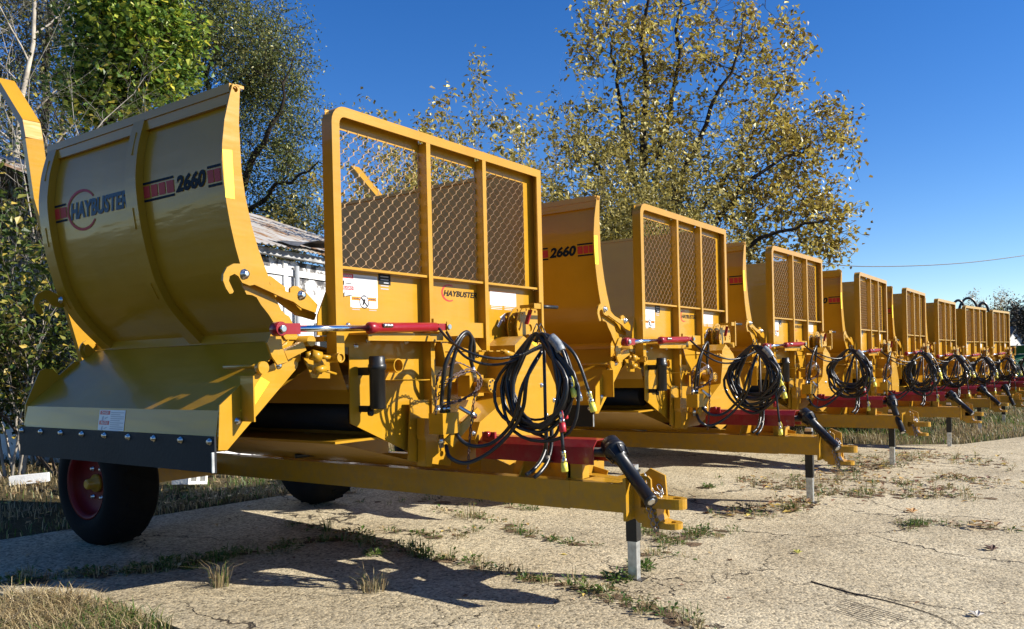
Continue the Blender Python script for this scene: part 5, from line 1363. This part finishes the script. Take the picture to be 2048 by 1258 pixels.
# local: x along the eave, y away from the camera
EV = 3.18
mb = MB(); mb.box(-2.6, 4.2, 0, .14, 0, EV - .12); mb.box(-2.6, -2.46, .1405, 6, 0, EV - .12); mb.box(4.06, 4.2, .1405, 6, 0, EV - .12); mb.box(-2.46, 4.06, 5.86, 6, 0, EV - .12)
wl = mb.build('wall', PEEL, sh_root)
mb = MB()
for x in (-1.15, -.35): mb.box(x - .05, x + .05, -.035, -.001, .0, EV - .14)
mb.box(-2.6, 4.2, -.03, -.0012, EV - .36, EV - .26)
mb.build('batten', simple('weathered_white_wood', (.62, .62, .60), .8, var=.25, scale=14), wl)
mb = MB()
mb.box(.40, 1.30, -.05, -.0012, 1.0, 2.1); wf = mb.build('window_frame', simple('grey_frame', (.42, .42, .42), .7), wl)
mb = MB(); mb.box(.48, 1.22, -.056, -.0502, 1.08, 1.95); mb.build('window_pane', simple('dark_glass', (.02, .025, .03), .15), wf)
mb = MB(); mb.tube([(-.12, -.07, 0), (-.12, -.07, EV - .2)], .04, 8); mb.build('downpipe', simple('grey_pipe', (.30, .32, .34), .5), wl)
mb = MB(); pit = R(20); nrib = 54
rx0, rx1 = -2.8, 4.6; yl = 5.0
cs, sn = math.cos(pit), math.sin(pit)
k = nrib * 4
o = 0
def rz_(i): return (0, .010, .03, .010)[i % 4]
for i in range(k + 1):
    x = rx0 + (rx1 - rx0) * i / k
    for s in range(9):
        d = s / 8 * yl; w_ = .012 * noise.noise(V((x * 1.2, d * 1.5, 3)))
        e = .05 * noise.noise(V((x * 1.7, 8, 3))) if s == 0 else 0
        mb.v.append((x, -.30 + e + d * cs, EV + rz_(i) + d * sn + w_))
for i in range(k):
    for s in range(8): mb.face([i * 9 + s, (i + 1) * 9 + s, (i + 1) * 9 + s + 1, i * 9 + s + 1])
o = len(mb.v); mb.add([(rx0, -.30 + yl * cs, EV + yl * sn), (rx1, -.30 + yl * cs, EV + yl * sn), (rx1, -.3 + 2 * yl * cs, EV), (rx0, -.3 + 2 * yl * cs, EV)], [(0, 1, 2, 3)])
rfo = mb.build('roof', TIN, sh_root, False)
mb = MB(); rr2 = random.Random(4)   # torn flap of roofing lifting at the eave
o = 0
for i in range(9):
    for j in range(5):
        u = i / 8; v = j / 4
        h = .16 * math.sin(math.pi * u) * (1 - v) + .02 * rr2.uniform(-1, 1)
        mb.v.append((-.55 + 1.7 * u, -.42 + .05 * math.sin(5 * u) + v * .55, EV + .05 + h + v * .15))
for i in range(8):
    for j in range(4): mb.face([i * 5 + j, (i + 1) * 5 + j, (i + 1) * 5 + j + 1, i * 5 + j + 1])
mb.build('torn_roof_flap', simple('dark_grey_tin', (.12, .12, .125), .5, .3, var=.4), rfo, False)
mb = MB(); mb.box(-2.7, 4.4, -.16, -.04, EV - .1, EV - .005); mb.build('eave_board', simple('grey_eave_board', (.30, .30, .30), .8, var=.4, scale=8), sh_root)
# red barn glimpsed through the brush
rb = Empty('red_barn', ground_at(10, 24)); tag(rb, 'weathered red wooden barn glimpsed through the brush at the left edge', 'barn'); rb.rotation_euler = (0, 0, R(20))
mb = MB(); mb.box(-3, 3, 0, 5, 0, 2.0); mb.build('wall', simple('weathered_red_boards', (.30, .10, .08), .85, var=.4, scale=5), rb)
mb = MB(); mb.plate([(-3.3, 1.95), (0, 2.6), (3.3, 1.95), (3.3, 2.05), (0, 2.72), (-3.3, 2.05)], XZf(-.3), 5.6); mb.build('roof', TIN, rb)
mb = MB(); mb.box(.3, 1.5, -.05, -.001, 0, 1.8); mb.build('door', simple('pale_door', (.55, .53, .5), .8), rb)
# white gabled house far away
hw = simple('white_siding', (.78, .78, .76), .6)
h_ = Empty('white_house', ground_at(2031, 88)); tag(h_, 'small white gabled house far away at the right edge below the dark trees', 'house'); h_.rotation_euler = (0, 0, R(-35))
mb = MB(); mb.plate([(-1.6, 0), (1.6, 0), (1.6, 2.7), (0, 4.3), (-1.6, 2.7)], XZf(0), 6); mb.build('wall', hw, h_)
mb = MB(); mb.plate([(-1.9, 2.42), (0, 4.32), (1.9, 2.42), (1.9, 2.57), (0, 4.48), (-1.9, 2.57)], XZf(-.3), 6.6); mb.build('roof', simple('grey_shingles', (.12, .12, .12), .9), h_)
mb = MB(); mb.box(-.5, .4, -.04, -.002, 1.0, 2.0); mb.build('window', simple('dark_window', (.03, .035, .04), .2), h_)
# grey metal barn roof behind the last machines
gb = Empty('metal_barn', ground_at(1945, 62)); tag(gb, 'grey ribbed barn roof just above the seventh screen', 'barn'); gb.rotation_euler = (0, 0, R(35))
mb = MB(); mb.box(-2.2, 2.2, 0, 6, 0, 3.0); mb.build('wall', simple('grey_tin_wall', (.3, .3, .31), .6), gb)
mb = MB()
for i in range(44):
    x = -2.4 + 4.8 * i / 43
    mb.v += [(x, -.3, 3.02 + (.04 if i % 2 else 0)), (x, 3.0, 4.6 + (.04 if i % 2 else 0)), (x, 6.3, 3.02)]
for i in range(43):
    for j in (0, 1): mb.face([i * 3 + j, (i + 1) * 3 + j, (i + 1) * 3 + j + 1, i * 3 + j + 1])
mb.build('roof', tin_mat('grey_tin', False), gb, False)
# arched black pipes
for (xa, xb, yt, lab) in ((1904, 1934, 599, 'left arched black pipe over the barn roof'), (1918, 1960, 595, 'tallest arched black pipe, the middle one over the barn roof'), (1956, 1981, 605, 'right lower arched black pipe beside the last screen')):
    p0 = ground_at(xa, 46); p1 = ground_at(xb, 46); zt2 = 1.5 + 46 * (705 - yt) / 1649
    z0 = 3.2; pts = []
    for i in range(17):
        u = i / 16; a = math.pi * u; q = p0.lerp(p1, .5 - .5 * math.cos(a)); pts.append((q.x, q.y, z0 + (zt2 - z0) * math.sin(a) ** .8))
    pts = [(p0.x, p0.y, 0)] + pts + [(p1.x, p1.y, 0)]
    mb = MB(); mb.tube(pts, .07, 8); tag(mb.build('arched_pipe', HOSE, None, False), lab, 'pipe', 'arched black pipes beyond the row')
# green harvester header at the right edge
GRN = simple('green_enamel', (.012, .10, .03), .35, coat=.3)
gh = Empty('harvester', ground_at(2062, 44)); tag(gh, 'dark green farm machine cut off by the right edge beyond the last bale processor', 'farm machine'); gh.rotation_euler = (0, 0, R(30))
mb = MB(); mb.plate([(-1.5, .45), (1.5, .45), (1.5, 1.5), (1.1, 1.75), (-1.0, 1.75), (-1.5, 1.2)], XZf(0), 2.2); mb.build('body', GRN, gh)
mb = MB(); mb.plate([(-1.0, 1.76), (1.0, 1.76), (1.25, 2.2), (-1.25, 2.2)], XZf(.3), 1.5); mb.build('hopper', GRN, gh)
for x in (-.9, .9):
    mb = MB(); mb.lathe((x, -.25, .5), (0, 1, 0), [(0, .2), (.0, .48), (.04, .52), (.26, .52), (.3, .48), (.3, .2)], 24); w_ = mb.build('wheel', TYRE, gh)
    mb = MB(); mb.lathe((x, -.262, .5), (0, 1, 0), [(0, .22), (.03, .24)], 16); mb.build('rim', CAPY, w_)
mb = MB(); mb.tube(smooth_line([(-1.4, -.1, 1.7), (-.6, -.12, 1.5), (.3, -.1, 1.45), (1.4, -.1, 1.2)], 5), .03, 6); mb.build('pale_strap', WHITE, gh)
# blocks lying in the verge
mb = MB(); cbk = Empty('cinder_block', [(5.666,8.475,0.169)][0]); cbk.rotation_euler = (0, R(8), R(28)); tag(cbk, 'whitish hollow cinder block standing in the grass right of the left tyre', 'block')
mb.plate([(-.22, -.10), (.22, -.10), (.22, .10), (-.22, .10)], lambda u, v, w: (u, w, v + .12), .2, [[(-.17, -.065), (-.04, -.065), (-.04, .065), (-.17, .065)], [(.04, -.065), (.17, -.065), (.17, .065), (.04, .065)]])
mb.build('block_body', simple('white_concrete_block', (.62, .62, .58), .9, var=.15, bump=.4), cbk)
mb = MB(); g = [(4.604,10.179,0.233)][0]; mb.box(-.20, .20, -.05, .05, 0, .10); o = mb.build('white_board', simple('white_painted_board', (.72, .72, .70), .8, var=.15, bump=.2)); o.location = (g[0], g[1], gz(g[0], g[1])); o.rotation_euler = (0, R(-3), R(-38))
tag(o, 'short white board lying in the sunlit grass left of the tyre', 'board')
# utility cable
q0, q1, q2, q3 = [(41.083,14.629,6.887),(43.499,11.207,6.231),(47.337,9.237,6.226),(60.098,1.563,7.59)]
mb = MB(); mb.tube(smooth_line([q0, q1, q2, V(q2).lerp(V(q3), .45) - V((0, 0, .22)), q3], 10), .022, 6); tag(mb.build('overhead_cable', DARKST, None, False), 'thin dark utility cable sagging across the sky at right', 'cable')

# ------------------------------------------------------------------ light, sky, camera
SUN_EL, sd = R(31), V((.47, -.883, 0)).normalized()
sun = bpy.data.lights.new('sun', 'SUN'); sun.energy = 5.0; sun.angle = R(.5); sun.color = (1, .94, .84)
so_ = bpy.data.objects.new('sun', sun); COL.objects.link(so_)
dirv = V((sd.x * math.cos(SUN_EL), sd.y * math.cos(SUN_EL), math.sin(SUN_EL)))
so_.rotation_euler = dirv.to_track_quat('Z', 'Y').to_euler()
w = bpy.data.worlds.new('World'); S.world = w; w.use_nodes = True
nt = w.node_tree; bg = nt.nodes['Background']
sky = nt.nodes.new('ShaderNodeTexSky'); sky.sky_type = 'NISHITA'; sky.sun_disc = False
sky.sun_elevation = SUN_EL; sky.sun_rotation = math.atan2(sd.x, sd.y)
sky.air_density = 1.0; sky.dust_density = 0.; sky.ozone_density = 3.0; sky.altitude = 1200
hs = nt.nodes.new('ShaderNodeHueSaturation'); hs.inputs['Saturation'].default_value = 1.32; hs.inputs['Hue'].default_value = .512; hs.inputs['Value'].default_value = 1.14
nt.links.new(sky.outputs[0], hs.inputs['Color']); nt.links.new(hs.outputs[0], bg.inputs[0]); bg.inputs[1].default_value = .075
S.view_settings.view_transform = 'Standard'; S.view_settings.look = 'None'; S.view_settings.gamma = 1.0; S.view_settings.exposure = .95
cam = bpy.data.cameras.new('camera'); co_ = bpy.data.objects.new('camera', cam); COL.objects.link(co_); S.camera = co_
cam.sensor_width = 36; cam.lens = 1649 / 2048 * 36; cam.shift_y = (727 - 629) / 2048; cam.clip_end = 4000; cam.clip_start = .05
A_ = math.atan(1164 / 1649); fwd = V((math.cos(A_), math.sin(A_), 0)); rgt = V((math.sin(A_), -math.cos(A_), 0)); upv = V((0, 0, 1))
rl = math.atan(.0229); rc = rgt * math.cos(rl) - upv * math.sin(rl); uc = rgt * math.sin(rl) + upv * math.cos(rl)
co_.matrix_world = Matrix.Translation((0, 0, 1.5)) @ Matrix((rc, uc, -fwd)).transposed().to_4x4()
S.cycles.max_bounces = 6; S.cycles.diffuse_bounces = 3; S.cycles.glossy_bounces = 3; S.cycles.transmission_bounces = 4; S.cycles.use_denoising = True
